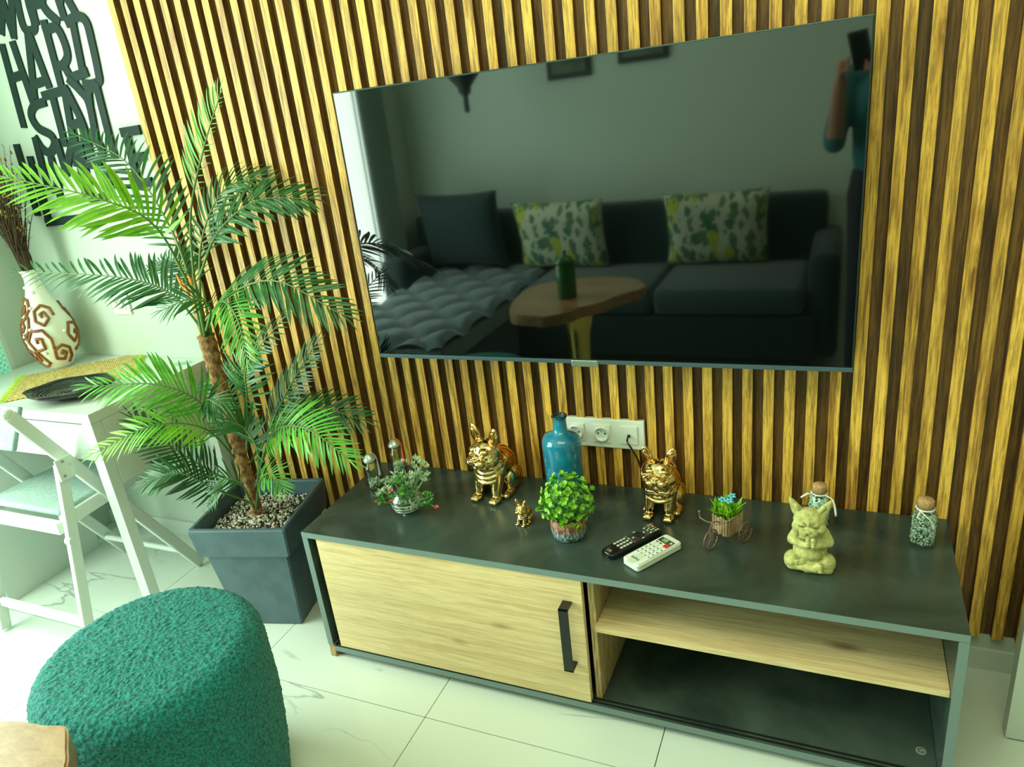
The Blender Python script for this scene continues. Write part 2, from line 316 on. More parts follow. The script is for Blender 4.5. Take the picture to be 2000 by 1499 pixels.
def melt(o, vox, smooth_it=3, fac=0.5):
    """fuse overlapping volumes of a sculpted figure to one skin"""
    md = o.modifiers.new('r', 'REMESH'); md.mode = 'VOXEL'; md.voxel_size = vox; md.use_smooth_shade = True
    sm = o.modifiers.new('s', 'SMOOTH'); sm.iterations = smooth_it; sm.factor = fac
    dg = bpy.context.evaluated_depsgraph_get(); ev = o.evaluated_get(dg); me = bpy.data.meshes.new_from_object(ev)
    o.modifiers.clear(); old = o.data; o.data = me
    if not me.materials: me.materials.append(old.materials[0])
    for p in me.polygons: p.use_smooth = True
    return o
def thing(name, label, cat, loc=(0, 0, 0), rz=0.0, group=None):
    o = bpy.data.objects.new(name, None); COL.objects.link(o); o.location = loc; o.rotation_euler = (0, 0, rz); o.empty_display_size = 0.05
    o['label'] = label; o['category'] = cat
    if group: o['group'] = group
    return o
def tag(o, label, cat, group=None):
    o['label'] = label; o['category'] = cat
    if group: o['group'] = group
    return o
def struct(o): o['kind'] = 'structure'; return o
def stuff(o): o['kind'] = 'stuff'; return o
def bez(P, t):
    P = [Vector(p) for p in P]
    # Catmull through 4 points
    n = len(P)-1; s = min(int(t*n), n-1); u = t*n - s
    p0 = P[s-1] if s > 0 else P[0]*2-P[1]; p1 = P[s]; p2 = P[s+1]; p3 = P[s+2] if s+2 <= n else P[n]*2-P[n-1]
    return 0.5*((2*p1) + (p2-p0)*u + (2*p0-5*p1+4*p2-p3)*u*u + (3*p1-p0-3*p2+p3)*u**3)
def text_obj(body, name, size, m, M, parent, depth=0.0005, font_sx=1.0):
    c = bpy.data.curves.new(name, 'FONT'); c.body = body; c.size = size; c.align_x = 'CENTER'; c.align_y = 'CENTER'; c.extrude = depth
    t = bpy.data.objects.new(name, c); COL.objects.link(t); dg = bpy.context.evaluated_depsgraph_get()
    me = bpy.data.meshes.new_from_object(t.evaluated_get(dg)); bpy.data.objects.remove(t)
    me.transform(Matrix.Diagonal((font_sx, 1, 1, 1))); me.transform(M); me.materials.clear(); me.materials.append(m)
    o = bpy.data.objects.new(name, me); COL.objects.link(o); o.parent = parent; return o

# ------------------------------------------------------------ room shell
X0, X1, YB, ZC = -1.70, 3.2, -3.15, 2.6
fl = MB().box(X0-.1, X1, YB-.1, .12, -.06, -.004).obj('floor', m_grout); struct(fl)
xs = [-1.647 + .6*k for k in range(-1, 9)]; ys = [.045 - .6*k for k in range(0, 7)]
for i in range(len(xs)-1):
    for j in range(-1, 6):
        a, b = max(xs[i], X0), min(xs[i+1], X1); c, d = .045-.6*(j+1), min(.045-.6*j, .02) if j >= 0 else .02
        c = max(c, YB)
        if b-a < .02 or d-c < .015: continue
        MB().box(a+.0011, b-.0011, c+.0011, d-.0011, -.006, 0.0, .0008).obj('tile', m_tile, fl)
wb = MB().box(X0-.1, X1, .02, .12, 0, ZC).obj('wall_back', m_plaster); struct(wb)
wl = MB()
wl.box(X0-.1, X0, -.145, .02, 0, ZC); wl.box(X0-.1, X0, YB, -2.56, 0, ZC); wl.box(X0-.1, X0, -2.56, -.145, 2.45, ZC)
wl = struct(wl.obj('wall_left', m_plaster))
wf = struct(MB().box(X0-.1, X1, YB-.1, YB, 0, ZC).obj('wall_front', m_backwall))
ce = struct(MB().box(X0-.1, X1, YB-.1, .12, ZC, ZC+.05).obj('ceiling', m_ceil))
# window of the left wall: one filmed leaf near the table, the rest clear to the daylight
wn = thing('window_1', '', 'window'); del wn['label']; del wn['category']; struct(wn)
MB().box(X0-.03, X0-.015, -.46, -.16, .05, 2.42).obj('pane', m_lattice, wn)
f = MB()
for (a, b) in ((-.16, -.145), (-.475, -.46), (-2.56, -2.53)): f.box(X0-.05, X0-.0, a, b, 0.0, 2.45)
f.box(X0-.05, X0, -2.56, -.145, 2.42, 2.45); f.box(X0-.05, X0, -2.53, -.16, 0, .05)
f.obj('window_frame', m_white, wn)
MB().box(X0-.04, X0-.03, -2.53, -.475, .05, 2.42).obj('pane', mat('daylit_pane', (0.62, 1.0, 0.80), 0.5, emit=0.5), wn)
# baseboards
struct(MB().box(X0, -.89, .008, .02, 0, .06).obj('baseboard_back', m_white))
struct(MB().box(1.30, X1, .010, .02, 0, .06).obj('baseboard_right', m_white))
# slatted panelling on the back wall
SX = [-0.862,-0.811,-0.762,-0.715,-0.662,-0.612,-0.561,-0.513,-0.466,-0.4155,-0.3675,-0.3175,-0.2685,-0.2165,-0.1685,-0.118,-0.070,-0.0215,0.027,0.0765,0.125,0.175,0.224,0.273,0.3225,0.372,0.4195,0.469,0.518,0.568,0.6165,0.6655,0.713,0.7635,0.812,0.861,0.909,0.9585,1.007,1.0565,1.1065,1.1555,1.204,1.253,1.302,1.3515,1.400,1.449,1.499,1.549,1.599]
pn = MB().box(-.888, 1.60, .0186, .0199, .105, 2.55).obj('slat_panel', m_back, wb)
sm = None
for x in SX:
    w = .0246
    b = MB().box(-w, 0, 0, .0188, .105, 2.55, .0012)
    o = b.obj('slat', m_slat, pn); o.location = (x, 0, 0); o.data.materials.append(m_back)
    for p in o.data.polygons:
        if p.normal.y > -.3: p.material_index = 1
# ------------------------------------------------------------ TV
tv = thing('television', 'large wall-mounted flat television with glossy black screen on slatted wall', 'television', (.5124, 0, .8364))
MB().box(-.615, .615, -.090, -.066, 0, .71, .002).obj('housing', m_bezel, tv)
MB().box(-.6115, .6115, -.0912, -.0895, .0095, .7065).obj('screen', m_screen, tv)
MB().box(-.615, .615, -.0935, -.088, -.002, .0080, .001).obj('bottom_bezel', mat('slate_blue_bezel', (0.10, 0.16, 0.19), 0.3, 0.6), tv)
b = MB().box(-.035, .035, -.0955, -.086, -.010, .0078, .002); b.obj('logo_tab', m_chrome, tv)
MB().box(-.40, .40, -.066, -.035, .1, .6, .006).obj('rear_housing', m_blackshade, tv)
MB().box(-.2, .2, -.036, -.0005, .25, .45).obj('wall_bracket', m_blackmetal, tv)

# ------------------------------------------------------------ TV console
cn = thing('tv_cabinet', 'low black TV cabinet with a pale oak sliding door and open shelf', 'cabinet', (.556, -.213, 0))
def cb(name, x0, x1, y0, y1, z0, z1, m, bev=.0008, par=None):
    return MB().box(x0-.556, x1-.556, y0+.213, y1+.213, z0, z1, bev).obj(name, m, par or cn)
cb('top_panel', -.239, 1.351, -.426, -.001, .4160, .4340, m_slate)
cb('edge_band', -.239, 1.351, -.4272, -.4262, .4165, .4335, m_slate_edge, 0)
for x in (-.239, 1.333):
    sd = cb('side_panel', x, x+.018, -.426, -.001, (.0 if x > 0 else .045), .4155, m_slate); cb('edge_band', x, x+.018, -.4272, -.4262, (.0 if x > 0 else .045), .4155, m_slate_edge, 0, sd if False else cn)
b = MB()
prof = [(-.426, .0), (-.426, .012), (-.424, .03), (-.426, .045), (-.001, .045), (-.001, 0)]
b.prism([(y+.213, z) for y, z in prof], 'x', -.239-.556, -.221-.556); b.obj('chipped_foot', m_chip, cn)['label'] = 'bare chipboard foot with its black coating chipped off'
bt = cb('bottom_panel', -.2205, 1.3325, -.424, -.001, .0225, .0400, m_slate)
cb('edge_band', -.2205, 1.3325, -.4252, -.4242, .0225, .0400, m_slate_edge, 0)
cb('door_track', -.2205, 1.3325, -.417, -.4135, .0402, .0435, m_blackmetal, 0)
cb('door_track', -.2205, 1.3325, -.405, -.4015, .0402, .0435, m_blackmetal, 0)
cb('back_panel', -.2205, 1.3325, -.012, -.004, .041, .4155, m_slate)
cb('divider', .578, .594, -.398, -.013, .0405, .4155, m_oakv)
cb('shelf', .5945, 1.3325, -.412, -.013, .262, .278, m_oak)
dr = cb('sliding_door', -.196, .572, -.4235, -.4075, .0445, .4150, m_oak, .001)
dr['label'] = 'pale oak sliding door with knots'
h = MB(); h.box(-.012, .012, -.036, -.031, -.093, .093, .001); h.box(-.012, .012, -.036, 0, .088, .093, .001); h.box(-.012, .012, -.036, 0, -.093, -.088, .001)
ho = h.obj('handle', m_blackmetal, dr); ho.location = (.534-.556, -.4236+.213, .258); ho['label'] = 'black metal bar handle'
st = MB().lathe([(.011, 0), (.011, .0006)], 24).obj('sticker', m_silver, cn); st.location = (1.305-.556, -.345+.213, .0402)
text_obj('C', 'print', .018, m_darkkey, Matrix.Rotation(.4, 4, 'Z') @ Matrix.Translation((0, 0, .0008)), st, .0001)

# ------------------------------------------------------------ wall sockets
def socket_round(M, par, r=.0185):
    b = MB(); b.lathe([(r+.003, 0), (r+.003, .0060), (r, .0060), (r*.95, .0012), (r*.2, .0010)], 32, M, cap=False); s_ = b.obj('socket_ring', m_whitepl, par, True)
    bb = MB()
    for dx in (-.0095, .0095): bb.lathe([(.0027, .0012), (.0027, .0019)], 12, M @ Matrix.Translation((dx, 0.002, 0)))
    bb.obj('pin_hole', m_darkkey, par)
    MB().lathe([(.0022, .0010), (.0022, .005), (.0012, .0062)], 12, M @ Matrix.Translation((0, .0095, 0))).obj('earth_pin', m_chrome, par)
    MB().lathe([(r*.95, .0002), (r*.95, .0011)], 24, M).obj('recess', m_whitepl, par)
FY = Matrix.Rotation(math.pi/2, 4, 'X')   # local Z to -Y
sk = thing('socket_strip', 'white three-gang wall socket strip cut into the slats above the cabinet', 'socket', (.516, 0, .597))
MB().box(-.118, .118, -.004, .0115, -.043, .043, .003).obj('cover_frame', m_whitepl, sk)
for k, cx in enumerate((-.075, .0, .075)):
    MB().box(cx-.0245, cx+.0245, -.0075, -.0042, -.0265, .0265, .001).obj('module', m_whitepl, sk)
    if k < 2: socket_round(Matrix.Translation((cx, -.0075, 0)) @ FY, sk)
MB().box(.072, .080, -.011, -.0076, -.004, .004, .001).obj('outlet', m_darkkey, sk)
cbl = MB().tube([bez([(.591, -.012, .597), (.593, -.03, .590), (.606, -.036, .572), (.622, -.030, .53), (.635, -.022, .45)], i/16) for i in range(17)], .0026, 8).obj('aerial_cable', m_blackpl, None, True)
tag(cbl, 'black cable plugged into the right end of the white socket strip', 'cable')
s2 = thing('wall_socket', 'single white wall socket above the white table', 'socket', (-1.238, .02, .970))
MB().box(-.041, .041, -.009, -.0003, -.043, .043, .002).obj('cover_frame', m_whitepl, s2)
MB().box(-.0245, .0245, -.0115, -.0092, -.0265, .0265, .001).obj('module', m_whitepl, s2); socket_round(Matrix.Translation((0, -.0115, 0)) @ FY, s2)

# ------------------------------------------------------------ lettering WORK HARD STAY HUMBLE
LET = {'W': [[(-1.376, 1.983), (-1.401, 1.869)], [(-1.401, 1.869), (-1.349, 1.954)], [(-1.349, 1.954), (-1.35, 1.851)], [(-1.35, 1.851), (-1.298, 1.971)]], 'O': [[(-1.275, 1.967), (-1.287, 1.919), (-1.29, 1.866), (-1.26, 1.853), (-1.239, 1.865), (-1.236, 1.92), (-1.232, 1.961), (-1.255, 1.98), (-1.275, 1.967)]], 'R': [[(-1.205, 2.02), (-1.224, 1.922), (-1.229, 1.872)], [(-1.205, 2.02), (-1.165, 2.0), (-1.159, 1.95), (-1.181, 1.922), (-1.231, 1.921)], [(-1.18, 1.924), (-1.165, 1.893), (-1.132, 1.861)]], 'K': [[(-1.106, 2.02), (-1.1, 1.868)], [(-1.097, 1.911), (-1.04, 2.0)], [(-1.075, 1.945), (-1.058, 1.901), (-1.042, 1.858)]],
 'H': [[(-1.418, 1.829), (-1.442, 1.588)], [(-1.364, 1.83), (-1.359, 1.641)], [(-1.431, 1.733), (-1.355, 1.739)]], 'A': [[(-1.283, 1.841), (-1.342, 1.67)], [(-1.274, 1.84), (-1.26, 1.692)], [(-1.321, 1.704), (-1.263, 1.709)]], 'R ': [[(-1.192, 1.867), (-1.204, 1.673)], [(-1.2, 1.845), (-1.147, 1.846), (-1.131, 1.808), (-1.134, 1.765), (-1.163, 1.743), (-1.188, 1.742)], [(-1.163, 1.743), (-1.147, 1.702), (-1.102, 1.635)]], 'D': [[(-1.067, 1.862), (-1.089, 1.708)], [(-1.092, 1.853), (-1.043, 1.862), (-1.012, 1.843), (-1.013, 1.783), (-1.022, 1.704), (-1.03, 1.679), (-1.063, 1.674), (-1.096, 1.678)], [(-1.129, 1.704), (-1.074, 1.71)]],
 'S': [[(-1.305, 1.647), (-1.357, 1.641), (-1.387, 1.614), (-1.373, 1.574), (-1.323, 1.546), (-1.319, 1.517), (-1.354, 1.493), (-1.385, 1.508), (-1.402, 1.541)]], 'T': [[(-1.296, 1.665), (-1.183, 1.672)], [(-1.256, 1.665), (-1.269, 1.512)]], 'A ': [[(-1.196, 1.654), (-1.242, 1.445)], [(-1.183, 1.666), (-1.157, 1.563), (-1.165, 1.444)], [(-1.213, 1.566), (-1.164, 1.571)]], 'Y': [[(-1.156, 1.698), (-1.124, 1.664), (-1.101, 1.621), (-1.116, 1.513)], [(-1.046, 1.668), (-1.084, 1.659), (-1.098, 1.621)], [(-1.046, 1.668), (-1.057, 1.457)]],
 'H ': [[(-1.509, 1.526), (-1.521, 1.298)], [(-1.461, 1.482), (-1.475, 1.317)], [(-1.525, 1.413), (-1.462, 1.419)]], 'U': [[(-1.403, 1.539), (-1.414, 1.436), (-1.411, 1.38), (-1.363, 1.382), (-1.357, 1.471)]], 'M': [[(-1.357, 1.471), (-1.375, 1.327)], [(-1.303, 1.525), (-1.305, 1.423)], [(-1.305, 1.423), (-1.213, 1.536)], [(-1.213, 1.536), (-1.244, 1.344)]], 'B': [[(-1.198, 1.506), (-1.222, 1.328)], [(-1.177, 1.521), (-1.123, 1.514), (-1.105, 1.475), (-1.149, 1.44), (-1.191, 1.444)], [(-1.149, 1.44), (-1.112, 1.395), (-1.135, 1.343), (-1.215, 1.328)]], 'L': [[(-1.457, 1.383), (-1.474, 1.264)], [(-1.482, 1.265), (-1.314, 1.27)]], 'E': [[(-0.976, 1.525), (-0.986, 1.364)], [(-0.99, 1.524), (-0.92, 1.525)], [(-0.983, 1.444), (-0.931, 1.446)], [(-0.993, 1.363), (-0.93, 1.368)]]}
lt = thing('wall_lettering', 'dark green cut-out lettering WORK HARD STAY HUMBLE on the white wall', 'wall decoration', (-1.2, .02, 1.6))
for n_, (ch, strokes) in enumerate(LET.items()):
    b = MB(); w = .0140; yo = -.00033*n_
    for q, s_ in enumerate(strokes):
        y0, y1 = -.0040+yo-.00008*q, -.0008
        cl = Vector(s_[0]) == Vector(s_[-1])
        if len(s_) > 2:
            P3 = [Vector((x, 0, z)) for x, z in s_]; nn = (len(P3)-1)*6; cv = [bez(P3, min(i/nn, .99999)) for i in range(nn+1)]
        else: cv = [Vector((x, 0, z)) for x, z in s_]
        F = []
        for i, c in enumerate(cv):
            d = (cv[min(i+1, len(cv)-1)]-cv[max(i-1, 0)]).normalized(); n = Vector((-d.z, 0, d.x))*w
            e_ = d*(w*.55)*(-1 if i == 0 else (1 if i == len(cv)-1 else 0)); c = c+e_
            F.append([b.bm.verts.new((p.x+1.2, yy, p.z-1.6)) for p, yy in ((c-n, y0), (c+n, y0), (c+n, y1), (c-n, y1))])
        for A_, B_ in zip(F, F[1:]):
            for k in range(4): b.bm.faces.new((A_[k], A_[(k+1) % 4], B_[(k+1) % 4], B_[k]))
        b.bm.faces.new(F[0]); b.bm.faces.new(F[-1][::-1])
    b.obj('letter', m_letters, lt)

# ------------------------------------------------------------ white table
tb = thing('white_table', 'white console table with a drawer against the wall, left of the palm', 'table', (-1.28, -.22, 0))
def tbx(name, x0, x1, y0, y1, z0, z1, bev=.0012, par=None, m=None): return MB().box(x0+1.28, x1+1.28, y0+.22, y1+.22, z0, z1, bev).obj(name, m or m_white, par or tb)
tbx('table_top', -1.685, -.903, -.467, .018, .733, .7645)
tbx('side_panel', -.925, -.905, -.428, .015, .515, .7325)
tbx('side_panel', -1.60, -1.58, -.535, -.15, .0, .7325)
tbx('leg', -.948, -.906, -.465, -.429, 0, .7325)
tbx('leg', -.948, -.906, -.03, .008, 0, .5145)
tbx('back_panel', -1.58, -.949, -.004, .010, .515, .7325)
dw = tbx('drawer', -1.575, -.950, -.464, -.445, .607, .7285)
tbx('drawer_box', -1.55, -.97, -.4445, -.1, .62, .70, .001, dw)
# ------------------------------------------------------------ folding chair (faces the wall, tucked under the table)
ch = thing('folding_chair', 'white folding chair with grey-green seat, tucked under the white table', 'chair', (-1.23, -.38, 0))
def bar(b, p, q, w, t):
    """flat bar: wide in the YZ plane, thin in X"""
    p, q = Vector(p), Vector(q); d = (q-p); L_ = d.length; ang = math.atan2(d.z, d.y)
    M = Matrix.Translation((p+q)/2) @ Matrix.Rotation(ang, 4, 'X')
    b.box(-t/2, t/2, -L_/2, L_/2, -w/2, w/2, min(w, t)*.3, M)
for sx, nm in ((.195, 'r'), (-.195, 'l')):
    b = MB(); bar(b, (sx, -.225, .815), (sx, .232, .010), .040, .020); b.ball((sx, -.225, .815), (.010, .0195, .0195), sub=2); b.ball((sx, .228, .020), (.010, .0195, .0195), sub=2)
    b.obj('back_leg', m_white, ch)
    s3 = sx + (.0215 if sx > 0 else -.0215)
    b = MB(); bar(b, (s3, -.148, .625), (s3, -.262, .008), .036, .020); b.obj('front_leg', m_white, ch)
    s4 = sx + (.036 if sx > 0 else -.036)
    br = MB(); br.box(s4-.0035, s4+.0035, -.172, -.118, .575, .645, .003); bo = br.obj('hinge_plate', m_white, ch)
    scs = MB()
    for yy, zz in ((-.158, .59), (-.150, .635), (-.128, .615)): 
        scs.cyl((s4+.0035*(1 if sx > 0 else -1), yy, zz), (s4+.0058*(1 if sx > 0 else -1), yy, zz), .0042, None, 10)
    scs.obj('screw', m_chrome, bo)
    b = MB(); bar(b, (sx*.93, -.185, .435), (sx*.93, .205, .450), .045, .016); b.obj('seat_rail', m_white, ch)
    MB().cyl((s3-.012, -.197, .385), (s3+.012, -.197, .385), .016, None, 16).obj('stop_knob', m_white, ch)
MB().box(-.19, .19, -.208, -.185, .405, .445, .004).obj('front_rail', m_white, ch)
MB().box(-.185, .185, .195, .215, .405, .445, .004).obj('rear_rail', m_white, ch)
b = MB().box(-.175, .175, -.178, .19, .450, .472, .010); b.obj('seat_cushion', m_chairfab, ch, True)
MB().cyl((-.19, .165, .108), (.19, .165, .108), .0105, None, 14).obj('rung', m_white, ch)
MB().box(-.205, .205, -.252, -.236, .095, .125, .003).obj('rung', m_white, ch)
b = MB(); M = Matrix.Translation((0, -.208, .765)) @ Matrix.Rotation(-.5, 4, 'X'); b.box(-.185, .185, -.008, .008, -.065, .065, .006, M); b.obj('backrest', m_chairfab, ch, True)

# ------------------------------------------------------------ table things
mt = thing('woven_placemat', 'straw-coloured woven placemat with lime fringes on the white table', 'placemat', (-1.296, -.195, .7648), math.radians(43))
def weave(L_, Wd, n):
    bm = bmesh.new(); nu, nv = n*4, 72
    V = []
    for i in range(nu+1):
        row = []
        for j in range(nv+1):
            u = i/nu*L_-L_/2; v = j/nv*Wd-Wd/2
            cord = abs(math.sin(math.pi*i/4)); tw = abs(math.sin(math.pi*(j/3.0) + (i//4 % 2)*math.pi/2))
            row.append(bm.verts.new((u, v, .0015 + .0035*cord*(.45+.55*tw) + .0006*noise.noise(Vector((u*90, v*90, 0))))))
        V.append(row)
    for i in range(nu):
        for j in range(nv): bm.faces.new((V[i][j], V[i+1][j], V[i+1][j+1], V[i][j+1]))
    s = MB(); s.bm.free(); s.bm = bm; return s
w_ = weave(.385, .295, 52); wo = w_.obj('woven_field', m_straw, mt, True); stuff(wo)
w2 = MB().box(-.1925, .1925, -.1475, .1475, .0, .0016); w2.obj('backing', m_straw, mt)
b = MB()
for e in (-1, 1):
    for k in range(60):
        v = -.147+.294*k/59; b.tube([(e*.190, v, .003), (e*.203, v+random.uniform(-.004, .004), .006), (e*(.215+random.uniform(-.003, .005)), v+random.uniform(-.008, .008), .003)], .0013, 5)
stuff(b.obj('fringe', m_fringe, mt))['label'] = 'lime green fringe'
pl = thing('black_plate', 'black relief-patterned shallow plate lying partly on the placemat', 'plate', (-1.112, -.352, .7705), math.radians(28))
def plate_shape():
    b = MB(); seg = 96; rings = []
    prof = [(.0, .010), (.03, .0105), (.06, .012), (.085, .016), (.105, .024), (.120, .033), (.125, .0325), (.110, .020), (.085, .009), (.060, .005), (.055, .0), (.0, .0)]
    for r, z in prof:
        ring = []
        for i in range(seg):
            a = 2*math.pi*i/seg; k = 1 + .05*math.cos(6*a)*(r/.12)
            ring.append(b.bm.verts.new((r*k*math.cos(a)*1.12+1e-5*i, r*k*math.sin(a)*.80, z)))
        rings.append(ring)
    for A, B in zip(rings, rings[1:]):
        for i in range(seg): b.bm.faces.new((A[i], A[(i+1) % seg], B[(i+1) % seg], B[i]))
    return b
plate_shape().obj('dish', m_blackplate, pl, True)
b = MB()
for k in range(9):
    r = .022+.0105*k; pts = []
    for i in range(49):
        a = 2*math.pi*i/48; rr = r+.0012*math.sin(18*a+k)
        z = .0115+max(0, (rr-.06))*.27
        pts.append((rr*1.12*math.cos(a), rr*.80*math.sin(a), z))
    b.tube(pts, .0013, 5)
b.obj('relief_lines', mat('worn_relief', (0.10, 0.12, 0.09), 0.35), pl)
lf = MB(); M = Matrix.Rotation(.45, 4, 'Z')
for i in range(12):
    pass
lf.lathe([(.002, .0012), (.036, .0012), (.037, .004), (.034, .004), (.033, .0025), (.002, .0025)], 32, Matrix.Rotation(.45, 4, 'Z') @ Matrix.Diagonal((1, .5, 1, 1)), cap=False)
lf = lf.obj('leaf_dish', m_glass, None, True); lf.location = (-.965, -.035, .7642); tag(lf, 'small clear leaf-shaped dish at the right end of the white table', 'dish')

# tall vase with relief spirals
vp = [(.034, 0), (.044, .012), (.064, .045), (.080, .085), (.085, .120), (.081, .160), (.068, .200), (.052, .235), (.038, .268), (.028, .300), (.0235, .325), (.025, .348), (.031, .360)]
def vr(z):
    for (r0, z0), (r1, z1) in zip(vp, vp[1:]):
        if z0 <= z <= z1: return r0+(r1-r0)*(z-z0)/(z1-z0)
    return vp[-1][0]
vs = thing('tall_vase', 'tall cream vase with raised brown spiral pattern standing behind the placemat', 'vase', (-1.487, -.110, .7645), math.radians(-12))
inner = [(r-.005, z) for r, z in reversed(vp)][:-1]+[(.03, .01)]
b = MB().lathe(vp+inner, 48); b.obj('body', m_cream, vs, True)
def on(z, a, off=.0015): r = vr(z)+off; return (r*math.sin(a), -r*math.cos(a), z)
def spiral(zc, ac, s, dirn=1, tilt=0.6, rad=.0045):
    pts = [(0, 0), (.3, .05), (.28, -.35), (-.35, -.4), (-.55, .3), (.1, .75), (.75, .3), (.8, -.5), (.2, -1.0), (-.6, -.95)]
    out = []
    for i in range(len(pts)-1):
        for t in range(5):
            u = t/5; x = pts[i][0]*(1-u)+pts[i+1][0]*u; y = pts[i][1]*(1-u)+pts[i+1][1]*u; x *= dirn
            X = x*math.cos(tilt)-y*math.sin(tilt); Y = x*math.sin(tilt)+y*math.cos(tilt)
            s_e = s*1.15; z = zc+Y*s_e*1.25; out.append(on(max(.01, min(.355, z)), ac+X*s*1.15/max(vr(max(.01, min(.35, z))), .03)))
    return out
for (zc, ac, s, d, tl) in ((.235, -.15, .030, 1, .5), (.170, -.10, .036, -1, 2.4), (.115, .62, .040, 1, 1.5), (.060, .05, .030, -1, .3), (.115, -.80, .034, 1, .8), (.200, 1.1, .030, 1, 2.0), (.06, 1.4, .03, 1, 1.), (.12, 2.2, .04, 1, .4), (.12, 3.3, .04, -1, .9), (.2, 2.8, .03, 1, .2), (.12, 4.4, .04, 1, 2.)):
    MB().tube(spiral(zc, ac, s, d, tl), .0052, 8, 1.0).obj('spiral_relief', m_brown, vs, True)
MB().tube([on(.15-.12*t/14, .1+.55*t/14) for t in range(15)], .005, 8).obj('relief_band', m_brown, vs, True)
MB().tube([on(.13-.02*t/10, -1.0+.9*t/10) for t in range(11)], .0035, 8).obj('relief_band', m_brown, vs, True)
for (z, a) in ((.30, -.7), (.285, .9), (.235, .55), (.225, -.9), (.165, .45), (.140, .0), (.150, -1.3), (.075, .75), (.14, 1.75), (.095, -1.5), (.06, -.9)):
    p = on(z, a, .002); MB().ball(p, .0062, sub=2).obj('stud', m_cream, vs, True)
b = MB(); n_ = 0
for k in range(120):
    a = random.uniform(0, 2*math.pi); sp = random.uniform(.1, 1.0); L_ = random.uniform(.20, .42)
    dx = -.13*sp*math.cos(a)+random.uniform(-.07, .03); dy = .09*math.sin(a)*sp
    p0 = Vector((.016*math.cos(a), .016*math.sin(a), -.13)); p1 = Vector((.022*math.cos(a+.6)*.9, .022*math.sin(a+.6)*.9, 0)); p2 = p1+Vector((dx*.45, dy*.4, L_*.5)); p3 = p2+Vector((dx*.6+random.uniform(-.02, .02), dy*.5, L_*.5))
    pts = [bez([p0, p1, p2, p3], i/9)+Vector((random.uniform(-1, 1), random.uniform(-1, 1), 0))*.0022*(i > 3) for i in range(10)]
    b.tube(pts, [.0018]*7+[.0014, .001, .0006], 5)
    for q in range(4):
        s0 = pts[random.randint(5, 9)]; d = Vector((random.uniform(-1, 1), random.uniform(-1, 1), random.uniform(.2, 1.3))).normalized()*random.uniform(.015, .045)
        b.tube([s0, s0+d*.6+Vector((0, 0, .003)), s0+d], [.0009, .0008, .0004], 4)
db = stuff(b.obj('twigs', m_twig, None)); db.location = (0, 0, 0)
br = thing('dried_branches', 'bunch of dried twigs with small yellow blossoms in the tall vase', 'dried flowers', (-1.487, -.110, 1.1245))
db.parent = br
for mm, cnt, nm in ((m_dryyellow, 150, 'yellow_blossom'), (m_dryred, 110, 'russet_blossom')):
    b = MB()
    for k in range(cnt):
        h_ = random.uniform(.12, .40); s_ = random.uniform(-1, 1); r_ = h_*.36
        b.ball((-.05*(h_/.3)+r_*s_, random.uniform(-.6, .6)*r_, h_), (random.uniform(.003, .005), random.uniform(.003, .005), random.uniform(.004, .009)), sub=1)
    stuff(b.obj(nm, mm, br))

# ------------------------------------------------------------ planter and palm
PC = Vector((-.553, -.252, 0)); PR = math.radians(14)
pt = thing('plant_pot', 'tall square anthracite plastic pot holding the palm', 'planter', PC, PR)
def sq(h, z): return [(-h, -h, z), (h, -h, z), (h, h, z), (-h, h, z)]
b = MB(); lv = [sq(.106, .0), sq(.109, .004), sq(.137, .285), sq(.152, .287), sq(.160, .380), sq(.157, .386), sq(.148, .386), sq(.145, .380), sq(.138, .325)]
R = [[b.bm.verts.new(p) for p in l] for l in lv]
for A, B in zip(R, R[1:]):
    for i in range(4): b.bm.faces.new((A[i], A[(i+1) % 4], B[(i+1) % 4], B[i]))
b.bm.faces.new(list(reversed(R[0]))); b.bm.faces.new(R[-1])
bmesh.ops.bevel(b.bm, geom=[e for e in b.bm.edges if abs((e.verts[0].co-e.verts[1].co).normalized().z) > .3], offset=.004, segments=3, affect='EDGES')
b.obj('pot_body', m_pot, pt)
b = MB(); b.box(-.136, .136, -.136, .136, .322, .336); b.obj('soil', m_soil, pt)
b = MB()
for k in range(900):
    x, y = random.uniform(-.133, .133), random.uniform(-.133, .133); hh = .338+.012*(1-max(abs(x), abs(y))/.14)+random.uniform(0, .006)
    M = Matrix.Translation((x, y, hh)) @ Euler((random.random()*3, random.random()*3, random.random()*3)).to_matrix().to_4x4() @ Matrix.Diagonal((random.uniform(.0035, .007), random.uniform(.003, .005), .003, 1))
    bmesh.ops.create_icosphere(b.bm, subdivisions=1, radius=1, matrix=M)
stuff(b.obj('gravel', m_pebble, pt))

